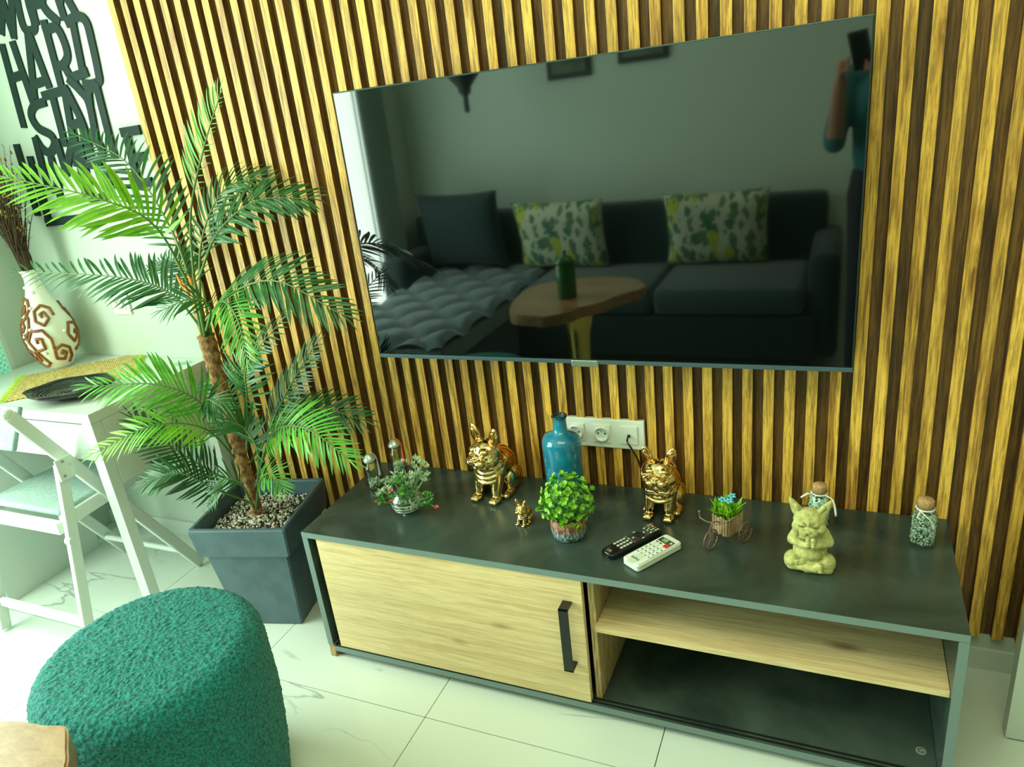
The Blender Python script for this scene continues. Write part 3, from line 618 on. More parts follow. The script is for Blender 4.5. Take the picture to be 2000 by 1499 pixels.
pm = thing('palm', 'artificial palm with feathery fronds and a brown trunk in the anthracite pot', 'plant', (PC.x, PC.y, .34))
def pm_local(p): return Vector(p)-Vector((PC.x, PC.y, .34))
TR = [(-0.558, -0.262, 0.335), (-0.558, -0.262, 0.42), (-0.562, -0.262, 0.50), (-0.570, -0.258, 0.601), (-0.571, -0.256, 0.712), (-0.578, -0.256, 0.844), (-0.578, -0.256, 0.947)]
pts = [pm_local(bez(TR, i/60)) for i in range(61)]
b = MB(); b.tube([p+Vector((noise.noise(p*18), noise.noise(p*18+Vector((5, 0, 0))), 0))*.003 for p in pts], [(.0170+.0080*i/60)*(1+.10*math.sin(i*1.9)+.10*noise.noise(pts[i]*60)) for i in range(61)], 20)
b.obj('trunk', m_trunk, pm, True)
FR = [
 ([(-0.582,-0.26,1.094),(-0.565,-0.34,1.281),(-0.644,-0.42,1.368),(-0.869,-0.5,1.45)], 'Y', .125, 22, 1, 'b'),
 ([(-0.566,-0.26,1.093),(-0.51,-0.26,1.291),(-0.396,-0.27,1.454),(-0.291,-0.28,1.573)], 'A', .078, 15, 0, 'y'),
 ([(-0.543,-0.26,1.115),(-0.47,-0.22,1.233),(-0.347,-0.18,1.305),(-0.208,-0.14,1.298)], 'B', .105, 22, 1, 'b'),
 ([(-0.568,-0.26,0.988),(-0.401,-0.3,1.081),(-0.216,-0.32,1.119),(-0.026,-0.33,1.034)], 'B', .105, 24, 1, 'b'),
 ([(-0.585,-0.26,0.972),(-0.641,-0.28,1.077),(-0.766,-0.32,1.137),(-1.104,-0.38,1.178)], 'B', .100, 24, 1, 'b'),
 ([(-0.587,-0.27,0.579),(-0.544,-0.36,0.767),(-0.603,-0.44,0.864),(-0.762,-0.52,0.884)], 'A', .100, 21, 1, 'b'),
 ([(-0.526,-0.27,0.46),(-0.352,-0.33,0.678),(-0.18,-0.38,0.735),(-0.035,-0.41,0.672)], 'A', .088, 23, 1, 'b'),
 ([(-0.524,-0.27,0.585),(-0.419,-0.32,0.781),(-0.372,-0.33,0.894),(-0.22,-0.33,1.018)], 'B', .085, 20, 0, 'b'),
 ([(-0.583,-0.25,1.046),(-0.694,-0.17,1.24),(-0.85,-0.12,1.434),(-1.088,-0.08,1.536)], 'B', .105, 22, 0, 'b'),
 ([(-0.575,-0.26,0.957),(-0.413,-0.33,1.068),(-0.3,-0.4,1.047),(-0.261,-0.44,0.952)], 'A', .075, 18, 0, 'b'),
 ([(-0.571,-0.26,0.957),(-0.455,-0.33,1.054),(-0.467,-0.38,1.09),(-0.524,-0.42,1.073)], 'B', .070, 14, 0, 'b'),
 ([(-0.519,-0.25,0.54),(-0.444,-0.2,0.678),(-0.366,-0.17,0.787),(-0.283,-0.15,0.884)], 'B', .080, 20, 0, 'b'),
 ([(-0.578,-0.27,0.545),(-0.569,-0.36,0.695),(-0.648,-0.46,0.746),(-0.788,-0.56,0.697)], 'Y', .080, 20, 0, 'b'),
 ([(-0.573,-0.27,0.455),(-0.633,-0.33,0.535),(-0.713,-0.38,0.64),(-0.772,-0.42,0.741)], 'B', .085, 20, 0, 'b'),
 ([(-0.557,-0.27,0.392),(-0.575,-0.38,0.507),(-0.617,-0.45,0.592),(-0.692,-0.5,0.585)], 'B', .080, 20, 0, 'b'),
 ([(-0.535,-0.25,0.485),(-0.442,-0.2,0.636),(-0.306,-0.17,0.691),(-0.173,-0.14,0.653)], 'B', .090, 20, 0, 'b'),
 ([(-0.512,-0.28,0.449),(-0.368,-0.38,0.645),(-0.349,-0.42,0.737),(-0.372,-0.45,0.776)], 'B', .085, 18, 0, 'b'),
 ([(-0.541,-0.28,0.382),(-0.43,-0.34,0.527),(-0.338,-0.38,0.583),(-0.291,-0.4,0.55)], 'A', .060, 14, 0, 'b'),
 ([(-0.547,-0.28,0.381),(-0.488,-0.36,0.523),(-0.521,-0.4,0.55),(-0.565,-0.43,0.484)], 'B', .060, 14, 0, 'b'),
 ([(-0.58,-0.25,1.02),(-0.60,-0.16,1.20),(-0.53,-0.10,1.33),(-0.42,-0.06,1.36)], 'B', .090, 20, 0, 'b'),
 ([(-0.58,-0.25,1.00),(-0.66,-0.18,1.10),(-0.76,-0.14,1.15),(-0.90,-0.12,1.12)], 'B', .090, 20, 0, 'b'),
 ([(-0.58,-0.26,.62),(-0.56,-0.33,.74),(-0.50,-0.38,.80),(-0.42,-0.40,.78)], 'B', .075, 16, 0, 'b'),
 ([(-0.57,-0.25,.50),(-0.50,-0.17,.62),(-0.40,-0.12,.66),(-0.30,-0.10,.62)], 'B', .080, 18, 0, 'b'),
 ([(-0.58,-0.26,.60),(-0.64,-0.18,.72),(-0.72,-0.13,.76),(-0.83,-0.10,.72)], 'B', .085, 18, 0, 'b'),
]
def leaflet_mesh(name, m):
    bm = bmesh.new(); n = 6; L_, Cn, R_ = [], [], []
    for i in range(n+1):
        t = i/n; w = .038*math.sin(math.pi*min(1, (t*.86+.10)))**.8 * (1 if t < .999 else 0)+.001
        droop = -.22*t*t; rise = .35*w
        Cn.append(bm.verts.new((0, t, droop))); L_.append(bm.verts.new((-w, t, droop+rise))); R_.append(bm.verts.new((w, t, droop+rise)))
    for i in range(n):
        bm.faces.new((L_[i], Cn[i], Cn[i+1], L_[i+1])); bm.faces.new((Cn[i], R_[i], R_[i+1], Cn[i+1]))
    me = bpy.data.meshes.new(name); bm.to_mesh(me); bm.free(); me.materials.append(m)
    for p in me.polygons: p.use_smooth = True
    return me
LM = {k: leaflet_mesh('leaflet', m) for k, m in (('A', m_leafA), ('B', m_leafB), ('Y', m_leafY))}
MM = {'A': m_leafA, 'B': m_leafB, 'Y': m_leafY}
cnt = 0; rnd = random.Random(3)
for (P, kind, LL, npair, indiv, style) in FR:
    P = [pm_local(p) for p in P]
    path = [bez(P, i/30) for i in range(31)]
    fo = MB().tube(path, [.0042-.0030*i/30 for i in range(31)], 7).obj('frond', m_rach, pm, True)
    joined = None if indiv else bmesh.new()
    side_prev = None
    npair = int(npair*1.25)
    for k in range(npair):
        t = (.26 if style == 'b' else .46)+(.74 if style == 'b' else .54)*k/(npair-1); p = bez(P, min(t, .999)); q = bez(P, min(t+.03, 1.0)) if t < .96 else p*2-bez(P, t-.03)
        d = (q-p).normalized(); up = Vector((0, 0, 1)) if abs(d.z) < .9 else Vector((0, -1, 0))
        # face of the frond leans towards the room
        up = (up+Vector((.15, -.75, 0))).normalized()
        side = d.cross(up).normalized(); upn = side.cross(d).normalized()
        if style == 'y': side = Vector((1, 0, -.2)); side = (side-d*side.dot(d)).normalized(); upn = side.cross(d).normalized()
        sides = (-1, 1)
        prof = math.sin(math.pi*min(1.0, .22+.70*((t-.26)/.74)**.9))
        for s_ in sides:
            ln = LL*1.2*(.35+.65*prof)*rnd.uniform(.88, 1.1)
            if style == 'y' and s_ > 0: ln *= .35
            ang = math.radians(60-28*((t-.26)/.74)+rnd.uniform(-6, 6))
            if k == npair-1: ang = math.radians(12)
            dir_ = (d*math.cos(ang)+side*s_*math.sin(ang)+upn*.10).normalized()
            x = dir_.cross(upn).normalized(); z = x.cross(dir_).normalized()
            M = Matrix.Translation(p) @ Matrix(((x.x, dir_.x, z.x, 0), (x.y, dir_.y, z.y, 0), (x.z, dir_.z, z.z, 0), (0, 0, 0, 1))) @ Matrix.Rotation(rnd.uniform(-.35, .35), 4, 'Y') @ Matrix.Diagonal((ln*1.12, ln, ln, 1))
            if indiv and cnt < 300:
                o = bpy.data.objects.new('leaflet', LM[kind]); COL.objects.link(o); o.parent = fo; o.matrix_local = M; cnt += 1
            else:
                if joined is None: joined = bmesh.new()
                base = len(joined.verts); me = LM[kind]; vs_ = [joined.verts.new(M @ v.co) for v in me.vertices]
                for pl_ in me.polygons: joined.faces.new([vs_[i] for i in pl_.vertices])
    if joined is not None and len(joined.verts):
        s = MB(); s.bm.free(); s.bm = joined
        stuff(s.obj('leaflets', MM[kind], fo, True))
for (a, c, r) in (((-.585, -.262, .93), (-.575, -.262, 1.12), .006), ((-.570, -.268, .93), (-.552, -.268, 1.13), .006), ((-.578, -.250, .93), (-.590, -.240, 1.10), .006), ((-.560, -.255, .93), (-.545, -.25, 1.1), .005)):
    MB().tube([pm_local(a), pm_local(c)], [r, r*.6], 8).obj('stem_sheath', m_rach, pm, True)
for (a, c) in (((-.594, -.268, 1.08), (-.612, -.272, 1.135)), ((-.578, -.275, 1.07), (-.585, -.28, 1.115)), ((-.560, -.27, 1.10), (-.562, -.275, 1.13))):
    MB().tube([pm_local(a), (pm_local(a)+pm_local(c))/2, pm_local(c)], [.004, .0055, .001], 8).obj('orange_bract', m_orange, pm, True)

# ------------------------------------------------------------ pouf
def pouf():
    bm = bmesh.new(); seg = 560; prof = []
    H_, r0 = .470, .243
    zs = []
    for i in range(150):
        t = i/149; z = .004+t*(H_-.055-.004); r = r0-.030*(1-t)+.012*math.sin(math.pi*t)
        prof.append((r, z))
    for i in range(1, 26):
        a = math.pi/2*i/25; prof.append((prof[149][0]-.055+.055*math.cos(a), H_-.055+.055*math.sin(a)))
    rl = prof[-1][0]
    for i in range(1, 64):
        r = rl*(1-i/64); prof.append((r, H_+.006*(1-(r/rl)**2)))
    rings = []
    for (r, z) in prof:
        ring = []
        for k in range(seg):
            a = 2*math.pi*k/seg; p = Vector((r*math.cos(a), r*math.sin(a), z))
            n = Vector((math.cos(a), math.sin(a), 0)) if z < H_-.055 else Vector((math.cos(a)*max(0, (r-rl)/.055), math.sin(a)*max(0, (r-rl)/.055), math.sqrt(max(0, 1-max(0, (r-rl)/.055)**2))))
            dd = noise.noise(p*150)*.0030+noise.noise(p*75)*.0016
            ring.append(bm.verts.new(p+n*dd))
        rings.append(ring)
    for A, B in zip(rings, rings[1:]):
        for k in range(seg): bm.faces.new((A[k], A[(k+1) % seg], B[(k+1) % seg], B[k]))
    bm.faces.new(rings[-1]); s = MB(); s.bm.free(); s.bm = bm; return s
po = pouf().obj('pouf', m_teal, None, True); po.location = (-.250, -.950, 0); tag(po, 'round teal boucle pouf on the tiled floor', 'pouf')

# ------------------------------------------------------------ objects on the cabinet
HT = .4342
def bulldog(root, sc, glasses=False, body_m=m_gold, head_turn=0.0, vox=.0022):
    K = sc
    def V(*a): return tuple(K*x for x in a)
    b = MB()
    RB = Matrix.Rotation(-.45, 4, 'X')
    b.ball(V(0, .022, .064), V(.040, .050, .060), Matrix.Rotation(.5, 4, 'X'))
    b.ball(V(0, -.018, .080), V(.042, .034, .044)); b.ball(V(0, -.030, .070), V(.034, .024, .030))
    b.ball(V(0, -.012, .106), V(.034, .031, .028))
    for kz, kr in ((.098, .0355), (.086, .0385), (.073, .0375)): b.tube([V(kr*1.04*math.cos(t_), -.016+kr*.98*math.sin(t_), kz+.020*math.sin(t_)*1.0) for t_ in [math.pi+math.pi*i/16 for i in range(17)]], K*.0042, 8)
    for s in (-1, 1):
        b.ball(V(.034*s, .030, .036), V(.020, .036, .032)); b.ball(V(.040*s, -.004, .010), V(.012, .024, .0098)); b.ball(V(.040*s, -.022, .0085), V(.0115, .010, .0082))
        b.capsule(V(.027*s, -.022, .076), V(.025*s, -.038, .030), K*.0185, K*.0140); b.capsule(V(.025*s, -.038, .030), V(.026*s, -.042, .012), K*.0140, K*.0125); b.ball(V(.027*s, -.050, .0095), V(.0150, .0170, .0095))
        for t in (-1, 0, 1): b.ball(V(.027*s+.0075*t, -.063, .0075), V(.0045, .0065, .0070), sub=2)
    b.ball(V(0, .068, .026), V(.010, .010, .010))
    bd = b.obj('body', body_m, root); melt(bd, K*vox*.85, 1)
    h = MB()
    h.ball(V(0, 0, 0), V(.040, .034, .034)); h.ball(V(0, -.010, -.004), V(.041, .026, .024))
    for s in (-1, 1):
        h.ball(V(.0135*s, -.038, -.010), V(.0160, .0150, .0115)); h.ball(V(.0195*s, -.032, -.021), V(.0125, .0125, .0150)); h.ball(V(.028*s, -.012, -.012), V(.017, .018, .017))
        h.ball(V(.017*s, -.022, .014), V(.0135, .0110, .0085))
        h.ball(V(.030*s, .004, .040), V(.0150, .0066, .0265), Matrix.Rotation(.26*s, 4, 'Y')); h.ball(V(.0345*s, .004, .054), V(.0105, .0052, .0150), Matrix.Rotation(.2*s, 4, 'Y'))
    h.ball(V(0, -.035, -.024), V(.013, .011, .007)); h.ball(V(0, -.036, .003), V(.013, .010, .006)); h.tube([V(-.020, -.030, .000), V(0, -.038, .0085), V(.020, -.030, .000)], K*.0032, 6)
    h.ball(V(0, -.053, -.0005), V(.0078, .0045, .0052))
    hd = h.obj('head', body_m, root); melt(hd, K*vox*.8, 1, .4); hd.location = V(0, -.026, .129); hd.rotation_euler = (.06, 0, head_turn); hd.scale = (1.02, 1.04, 1.04)
    for s in (-1, 1):
        e = MB().ball(V(.019*s, -.031, .006), K*.0058, sub=2).obj('eye', body_m, hd, True)
        ei = MB(); ei.ball(V(.0312*s, -.0022, .043), V(.0095, .0025, .0190), Matrix.Rotation(.26*s, 4, 'Y'), 2); ei.obj('inner_ear', m_copper, hd, True)
    if glasses:
        g = MB()
        for s in (-1, 1):
            g.tube([V(.0185*s+.0150*math.cos(a*math.pi/12), -.040, .006+.0105*math.sin(a*math.pi/12)) for a in range(25)], K*.0018, 8)
            g.tube([V(.0335*s, -.038, .008), V(.042*s, -.015, .012), V(.040*s, .012, .014)], K*.0015, 6)
        g.tube([V(-.0035, -.041, .008), V(0, -.043, .010), V(.0035, -.041, .008)], K*.0015, 6); g.obj('glasses', body_m, hd, True)
        c = MB()
        for s in (-1, 1):
            M = Matrix.Rotation(.25*s, 4, 'Y'); c.ball(V(.017*s, -.053, .078), V(.016, .006, .0115), M); c.ball(V(.026*s, -.051, .078), V(.008, .006, .0140), M)
        c.ball(V(0, -.056, .078), V(.006, .006, .0070)); co = c.obj('bow_tie', body_m, root); melt(co, K*.0016, 1)
    else:
        c = MB(); c.tube([V(.037*math.cos(a*math.pi/12), -.012+.035*math.sin(a*math.pi/12), .088+.012*math.sin(a*math.pi/12)) for a in range(25)], K*.0034, 8); c.obj('collar', body_m, root, True)
    # copper-toned back
    cbk = MB(); cbk.ball(V(0, .032, .072), V(.0385, .0425, .0555), Matrix.Rotation(.5, 4, 'X')); cbk.obj('copper_back', m_copper, root, True)['label'] = 'copper-toned back'
g1 = thing('bulldog_figurine', 'gold sitting bulldog figurine, bare-faced, left of the blue bottle', 'figurine', (.222, -.105, HT), math.radians(-8), 'gold bulldog figurines')
bulldog(g1, 1.12, False, head_turn=-.20)
g2 = thing('bulldog_figurine', 'gold sitting bulldog figurine wearing glasses and a bow tie, behind the remotes', 'figurine', (.700, -.100, HT), math.radians(-3), 'gold bulldog figurines')
bulldog(g2, .98, True, head_turn=.03)
g3 = thing('bulldog_figurine', 'tiny gold bulldog figurine beside the leafy pot', 'figurine', (.362, -.240, HT), math.radians(-14), 'gold bulldog figurines')
bulldog(g3, .37, False, head_turn=.15, vox=.0032)

# meditating stone dog
zd = thing('meditating_dog_figurine', 'moss-green stone dog sitting cross-legged with its paws pressed together', 'figurine', (1.060, -.262, HT), math.radians(2)); zd.scale = (.94, .94, .95)
b = MB()
b.ball((0, .006, .042), (.038, .032, .042)); b.ball((0, .002, .078), (.031, .024, .032)); b.ball((0, -.010, .046), (.034, .029, .024)); b.ball((0, -.012, .018), (.036, .026, .018))
for s in (-1, 1):
    b.capsule((.018*s, .004, .021), (.040*s, -.020, .018), .0185, .0165); b.ball((.038*s, -.014, .021), (.019, .024, .0205))
    b.capsule((.027*s, .002, .094), (.040*s, -.006, .072), .0120, .0115); b.capsule((.040*s, -.008, .070), (.010*s, -.037, .075), .0112, .0078)
    b.capsule((.0062*s, -.038, .074), (.0050*s, -.041, .094), .0072, .0055)
    for t in range(3): b.ball((.0060*s, -.0445+.001*t, .078+.0065*t), (.0050, .0035, .0036), sub=2)
b.capsule((-.040, -.026, .012), (.014, -.040, .017), .0108, .0090); b.capsule((.042, -.028, .009), (-.006, -.034, .010), .0100, .0090)
b.ball((.020, -.040, .021), (.011, .009, .0125)); b.ball((-.018, -.034, .027), (.010, .006, .0065))
for t in range(4): b.ball((.024-.0005*t, -.047, .013+.0052*t), (.0058, .0036, .0028), sub=2)
for t in range(3): b.ball((-.026, -.036, .023+.0042*t), (.0055, .0035, .0024), sub=2)
zb = b.obj('body', m_stone, zd); melt(zb, .0013, 1, .4)
h = MB(); h.ball((0, 0, 0), (.0325, .0265, .0275)); h.ball((0, -.010, -.010), (.029, .020, .017))
for s in (-1, 1):
    h.ball((.0085*s, -.028, -.013), (.0100, .0090, .0085)); h.ball((.022*s, -.012, -.010), (.012, .014, .013)); h.ball((.0125*s, -.0205, .004), (.0085, .0062, .0055))
    h.lathe([(.0120, 0), (.0115, .008), (.0080, .026), (.0012, .044)], 16, Matrix.Translation((.0225*s, .004, .014)) @ Matrix.Rotation(.42*s, 4, 'Y') @ Matrix.Diagonal((1, .5, 1, 1)))
h.ball((0, -.030, -.021), (.0075, .006, .0045)); h.ball((0, -.0355, -.0055), (.0055, .0035, .0040)); h.ball((0, -.022, .006), (.004, .006, .008))
zh = h.obj('head', m_stone, zd); melt(zh, .0011, 1, .35); zh.scale = (1.1, 1.1, 1.08); zh.location = (-.004, -.006, .127); zh.rotation_euler = (.16, 0, -.05)
m_dkst = mat('dark_crevice_paint', (0.07, 0.07, 0.025), 0.9)
for s in (-1, 1):
    MB().tube([(s*(.0125+.0070*math.cos(a)), -.0262+.0010*abs(math.cos(a)), .0025-.0035*math.sin(a)) for a in [math.pi*i/8 for i in range(9)]], .0008, 6).obj('closed_eye', m_dkst, zh)
    MB().tube([(s*.004, -.0285, .0040), (s*.0065, -.0275, .0085), (s*.012, -.0255, .0120)], .0007, 6).obj('brow_line', m_dkst, zh)
    MB().ball((s*.0240, -.0008, .030), (.0045, .0028, .012), Matrix.Rotation(.42*s, 4, 'Y'), 2).obj('inner_ear', m_stone, zh, True)
MB().tube([(0, -.0372, -.008), (0, -.0366, -.016)], .0006, 6).obj('mouth_line', m_dkst, zh)

# blue bottle
bv = thing('blue_bottle_vase', 'tall blue glazed bottle vase in front of the socket strip', 'vase', (.431, -.098, HT))
pf = [(.042, 0), (.0475, .004), (.0505, .02), (.0530, .165), (.0525, .182), (.047, .195), (.032, .203), (.0215, .208), (.0190, .215), (.0180, .240), (.0195, .249), (.0210, .252)]
MB().lathe(pf+[(.0150, .250), (.0140, .238), (.0150, .205)], 48, cap=False).obj('body', m_blueglaze, bv, True)
MB().lathe([(.0212, .2495), (.0218, .2525), (.0180, .2545), (.0148, .2520), (.0146, .240)], 40, cap=False).obj('rim', m_darkrim, bv, True)

# leafy plant in glazed pot
lp = thing('leafy_pot_plant', 'bushy bright green plant in a small speckled brown and blue pot', 'plant', (.497, -.272, HT))
MB().lathe([(.034, 0), (.040, .004), (.0455, .022), (.0465, .040), (.0435, .054), (.0405, .058), (.0370, .056), (.0365, .050), (.005, .049)], 40, cap=False).obj('pot', m_potglaze, lp, True)
fb = MB()
for k in range(26):
    a = random.uniform(0, 6.28); r = random.uniform(.01, .055); fb.tube([(.01*math.cos(a), .01*math.sin(a), .045), (r*.6*math.cos(a), r*.6*math.sin(a), .085), (r*math.cos(a), r*math.sin(a), .11)], .0010, 5)
stuff(fb.obj('stems', m_midleaf, lp))
bm = bmesh.new(); c0 = bm.verts.new((0, 0, 0)); ring = []
for i in range(9):
    a = math.pi*(i/8-.5); t = i/8
    ring.append(None)
outl = [(0, 0), (.36, .25), (.48, .55), (.36, .85), (0, 1.0), (-.36, .85), (-.48, .55), (-.36, .25)]
ov = [bm.verts.new((x, y, .10*abs(x)*2-.12*y*y)) for x, y in outl]; cc = bm.verts.new((0, .5, -.10)); bm.verts.remove(c0)
for i in range(8): bm.faces.new((ov[i], ov[(i+1) % 8], cc))
lmesh = bpy.data.meshes.new('leaf'); bm.to_mesh(lmesh); bm.free(); lmesh.materials.append(m_boxleaf)
for p in lmesh.polygons: p.use_smooth = True
r_ = random.Random(11); cen = Vector((.003, 0, .104)); nl = 0
for k in range(75):
    z = 1-1.75*(k+.5)/75; a = k*2.39996; rr = math.sqrt(max(0, 1-z*z)); d = Vector((rr*math.cos(a), rr*math.sin(a), z)).normalized()
    rad = r_.uniform(.78, 1.08); p = cen+Vector((d.x*.062, d.y*.062, d.z*.065))*rad
    for q in range(4):
        if nl >= 298: break
        ax = d.to_track_quat('Z', 'Y').to_matrix().to_4x4() @ Matrix.Rotation(q*1.571+r_.uniform(-.4, .4)+(.78 if k % 2 else 0), 4, 'Z') @ Matrix.Rotation(r_.uniform(.25, 1.05), 4, 'X')
        s_ = r_.uniform(.0110, .0160); o = bpy.data.objects.new('leaf', lmesh); COL.objects.link(o); o.parent = lp
        o.matrix_local = Matrix.Translation(p) @ ax @ Matrix.Diagonal((s_*.82, s_, s_, 1)); nl += 1
b = MB(); 
for k in range(420):
    d = Vector((r_.gauss(0, 1), r_.gauss(0, 1), r_.gauss(0, .9))).normalized(); p = cen+Vector((d.x*.056, d.y*.056, d.z*.058))*r_.uniform(.55, 1)
    if p.z < .05: continue
    M = Matrix.Translation(p) @ Euler((r_.random()*6, r_.random()*6, r_.random()*6)).to_matrix().to_4x4() @ Matrix.Diagonal((.011, .014, .014, 1))
    vs_ = [b.bm.verts.new(M @ v.co) for v in lmesh.vertices]
    for pl_ in lmesh.polygons: b.bm.faces.new([vs_[i] for i in pl_.vertices])
stuff(b.obj('inner_foliage', m_midleaf, lp, True))
# stray sprig at the left
for k in range(5):
    o = bpy.data.objects.new('leaf', lmesh); COL.objects.link(o); o.parent = lp
    o.matrix_local = Matrix.Translation((-.083, -.004, .062)) @ Matrix.Rotation(k*1.257, 4, 'Y') @ Matrix.Rotation(.4, 4, 'X') @ Matrix.Diagonal((.010, .014, .014, 1))
MB().tube([(-.030, 0, .052), (-.06, -.002, .068), (-.083, -.004, .062)], .0011, 6).obj('sprig_stem', m_midleaf, lp)

# glass bowl terrarium
gb = thing('glass_bowl_planter', 'small round glass bowl of mixed pale succulents and pink flowers', 'plant', (.016, -.262, HT)); gb.scale = (1.38, 1.38, 1.30)
pr = []
for i in range(15):
    a = -math.pi/2+.42+(math.pi*.78)*i/14*1.0; pr.append((.0335*math.cos(a), .0305+.0315*math.sin(a)))
pr = [(.016, 0)]+[(r, max(z, .001)) for r, z in pr]
MB().lathe(pr+[(r-.0016, z+.0004) for r, z in reversed(pr[1:])]+[(.014, .002)], 40, cap=False).obj('glass_bowl', m_glass, gb, True)
for zz in (.014, .022, .030):
    rr = .0318*math.sqrt(max(.02, 1-((zz-.0305)/.0315)**2)); b = MB(); b.tube([(rr*math.cos(a*math.pi/16), rr*math.sin(a*math.pi/16), zz+.0015*math.cos(a*math.pi/16)) for a in range(33)], .0011, 6); b.obj('bowl_groove', m_silver, gb, True)
b = MB()
for k in range(240):
    a = random.uniform(0, 6.28); z = random.uniform(.006, .042); rr = .027*math.sqrt(max(.02, 1-((z-.0305)/.031)**2))*random.uniform(.75, 1.0); b.ball((rr*math.cos(a), rr*math.sin(a), z), random.uniform(.0018, .003), sub=1)
stuff(b.obj('gravel', m_pebble, gb))
def tuft(b, c, n, L_, w, spread=1.0, up=1.0, rd=random):
    for k in range(n):
        a = rd.uniform(0, 6.28); e = rd.uniform(.2, 1.0)*spread; d = Vector((math.cos(a)*e, math.sin(a)*e, up*rd.uniform(.4, 1))).normalized(); l = L_*rd.uniform(.6, 1.1)
        s = d.cross(Vector((0, 0, 1))); s = (s.normalized() if s.length > .01 else Vector((1, 0, 0)))*w; c_ = Vector(c); n_ = s.cross(d).normalized()*w*.4
        v = [b.bm.verts.new(q) for q in (c_-s*.3, c_+d*l*.5-s, c_+d*l, c_+d*l*.5+s, c_+s*.3, c_+d*l*.5-n_)]
        b.bm.faces.new((v[0], v[1], v[5])); b.bm.faces.new((v[1], v[2], v[5])); b.bm.faces.new((v[2], v[3], v[5])); b.bm.faces.new((v[3], v[4], v[5])); b.bm.faces.new((v[4], v[0], v[5]))
R4 = random.Random(5)
b = MB()
for c in [(-.035, .012, .070), (-.050, .005, .062), (-.025, .022, .085), (.030, .010, .085), (.042, .012, .098), (.022, .024, .100), (.045, 0, .080), (-.005, .02, .09), (-.045, -.01, .05), (.012, 0, .08)]:
    for j in range(6):
        p = Vector(c)+Vector((R4.uniform(-.014, .014), R4.uniform(-.012, .012), R4.uniform(-.018, .014))); tuft(b, p, 15, .013, .0019, 1, 1, R4)
    b.tube([(c[0]*.2, c[1]*.2, .035), (c[0]*.6, c[1]*.6, c[2]*.7), c], .0008, 5)
stuff(b.obj('pale_foliage', m_paleleaf, gb))
b = MB()
for c in [(0, -.012, .055), (-.012, -.008, .065), (.014, -.010, .050), (-.004, 0, .075), (.020, -.004, .060), (-.02, -.015, .045), (.008, -.018, .046), (.05, -.008, .045), (.058, -.012, .035), (-.048, -.022, .032)]:
    for j in range(5):
        p = Vector(c)+Vector((R4.uniform(-.010, .010), R4.uniform(-.008, .008), R4.uniform(-.010, .010))); tuft(b, p, 13, .011, .0022, 1, 1, R4)
    b.tube([(c[0]*.2, c[1]*.2, .035), (c[0]*.6, c[1]*.6, c[2]*.8), c], .0008, 5)
stuff(b.obj('green_foliage', m_midleaf, gb))
for c in [(-.005, .020, .108), (-.014, -.026, .064), (-.018, -.030, .042), (.078, -.016, .030), (-.060, -.022, .028)]:
    b = MB(); tuft(b, c, 12, .007, .0030, 1.2, .6, R4); b.obj('pink_flower', m_pink, gb)
MB().tube([(.045, -.008, .038), (.062, -.013, .036), (.078, -.016, .030)], .0009, 5).obj('sprig_stem', m_midleaf, gb)

# two small glass bottles with foil caps
def capbottle(name, label, loc, cordm, rz, tilt, fill):
    t = thing(name, label, 'bottle', loc, rz, 'glass bottles with foil caps')
    P_ = [(.017, 0), (.0195, .003), (.0205, .012), (.0205, .060), (.0185, .074), (.0135, .084), (.0120, .088), (.0120, .098)]
    MB().lathe(P_+[(r-.0015, z) for r, z in reversed(P_[2:])]+[(.0180, .0045), (.001, .004)], 32, cap=False).obj('glass', m_glass, t, True)
    b = MB(); M = Matrix.Translation((0, -.001, .096)) @ Matrix.Rotation(tilt, 4, 'X'); b.lathe([(.0195, 0), (.0200, .003), (.0150, .0105), (.0080, .0180), (.0005, .0215)], 24, M); b.obj('foil_cap', m_silver, t, True)
    MB().cyl((0, 0, .086), (0, 0, .098), .0112, None, 20).obj('stopper', m_cork, t)
    b = MB(); rr = random.Random(2)
    for k in range(90): a = rr.uniform(0, 6.28); q = .016*math.sqrt(rr.random()); b.ball((q*math.cos(a), q*math.sin(a), rr.uniform(.007, fill)), rr.uniform(.0018, .0030), sub=1)
    stuff(b.obj('filling', m_pebble, t))
    pts = [(.004, .004, .117), (.014, .004, .112), (.022, .002, .100), (.0245, -.002, .082), (.027, -.006, .060), (.0285, -.010, .048)]
    MB().tube([bez(pts, i/20) for i in range(21)], [.0016+.0022*max(0, (i-9)/11) for i in range(21)], 8, 1.2).obj('cord', cordm, t, True)
capbottle('foil_capped_bottle', 'small glass bottle with a silver foil cap and grey cord, at the left edge', (-.163, -.158, HT), m_greycord, .2, .25, .03)
capbottle('foil_capped_bottle', 'small glass bottle with a foil cap and a bright orange cord', (-.137, -.055, HT), m_redcord, .0, .10, .022)

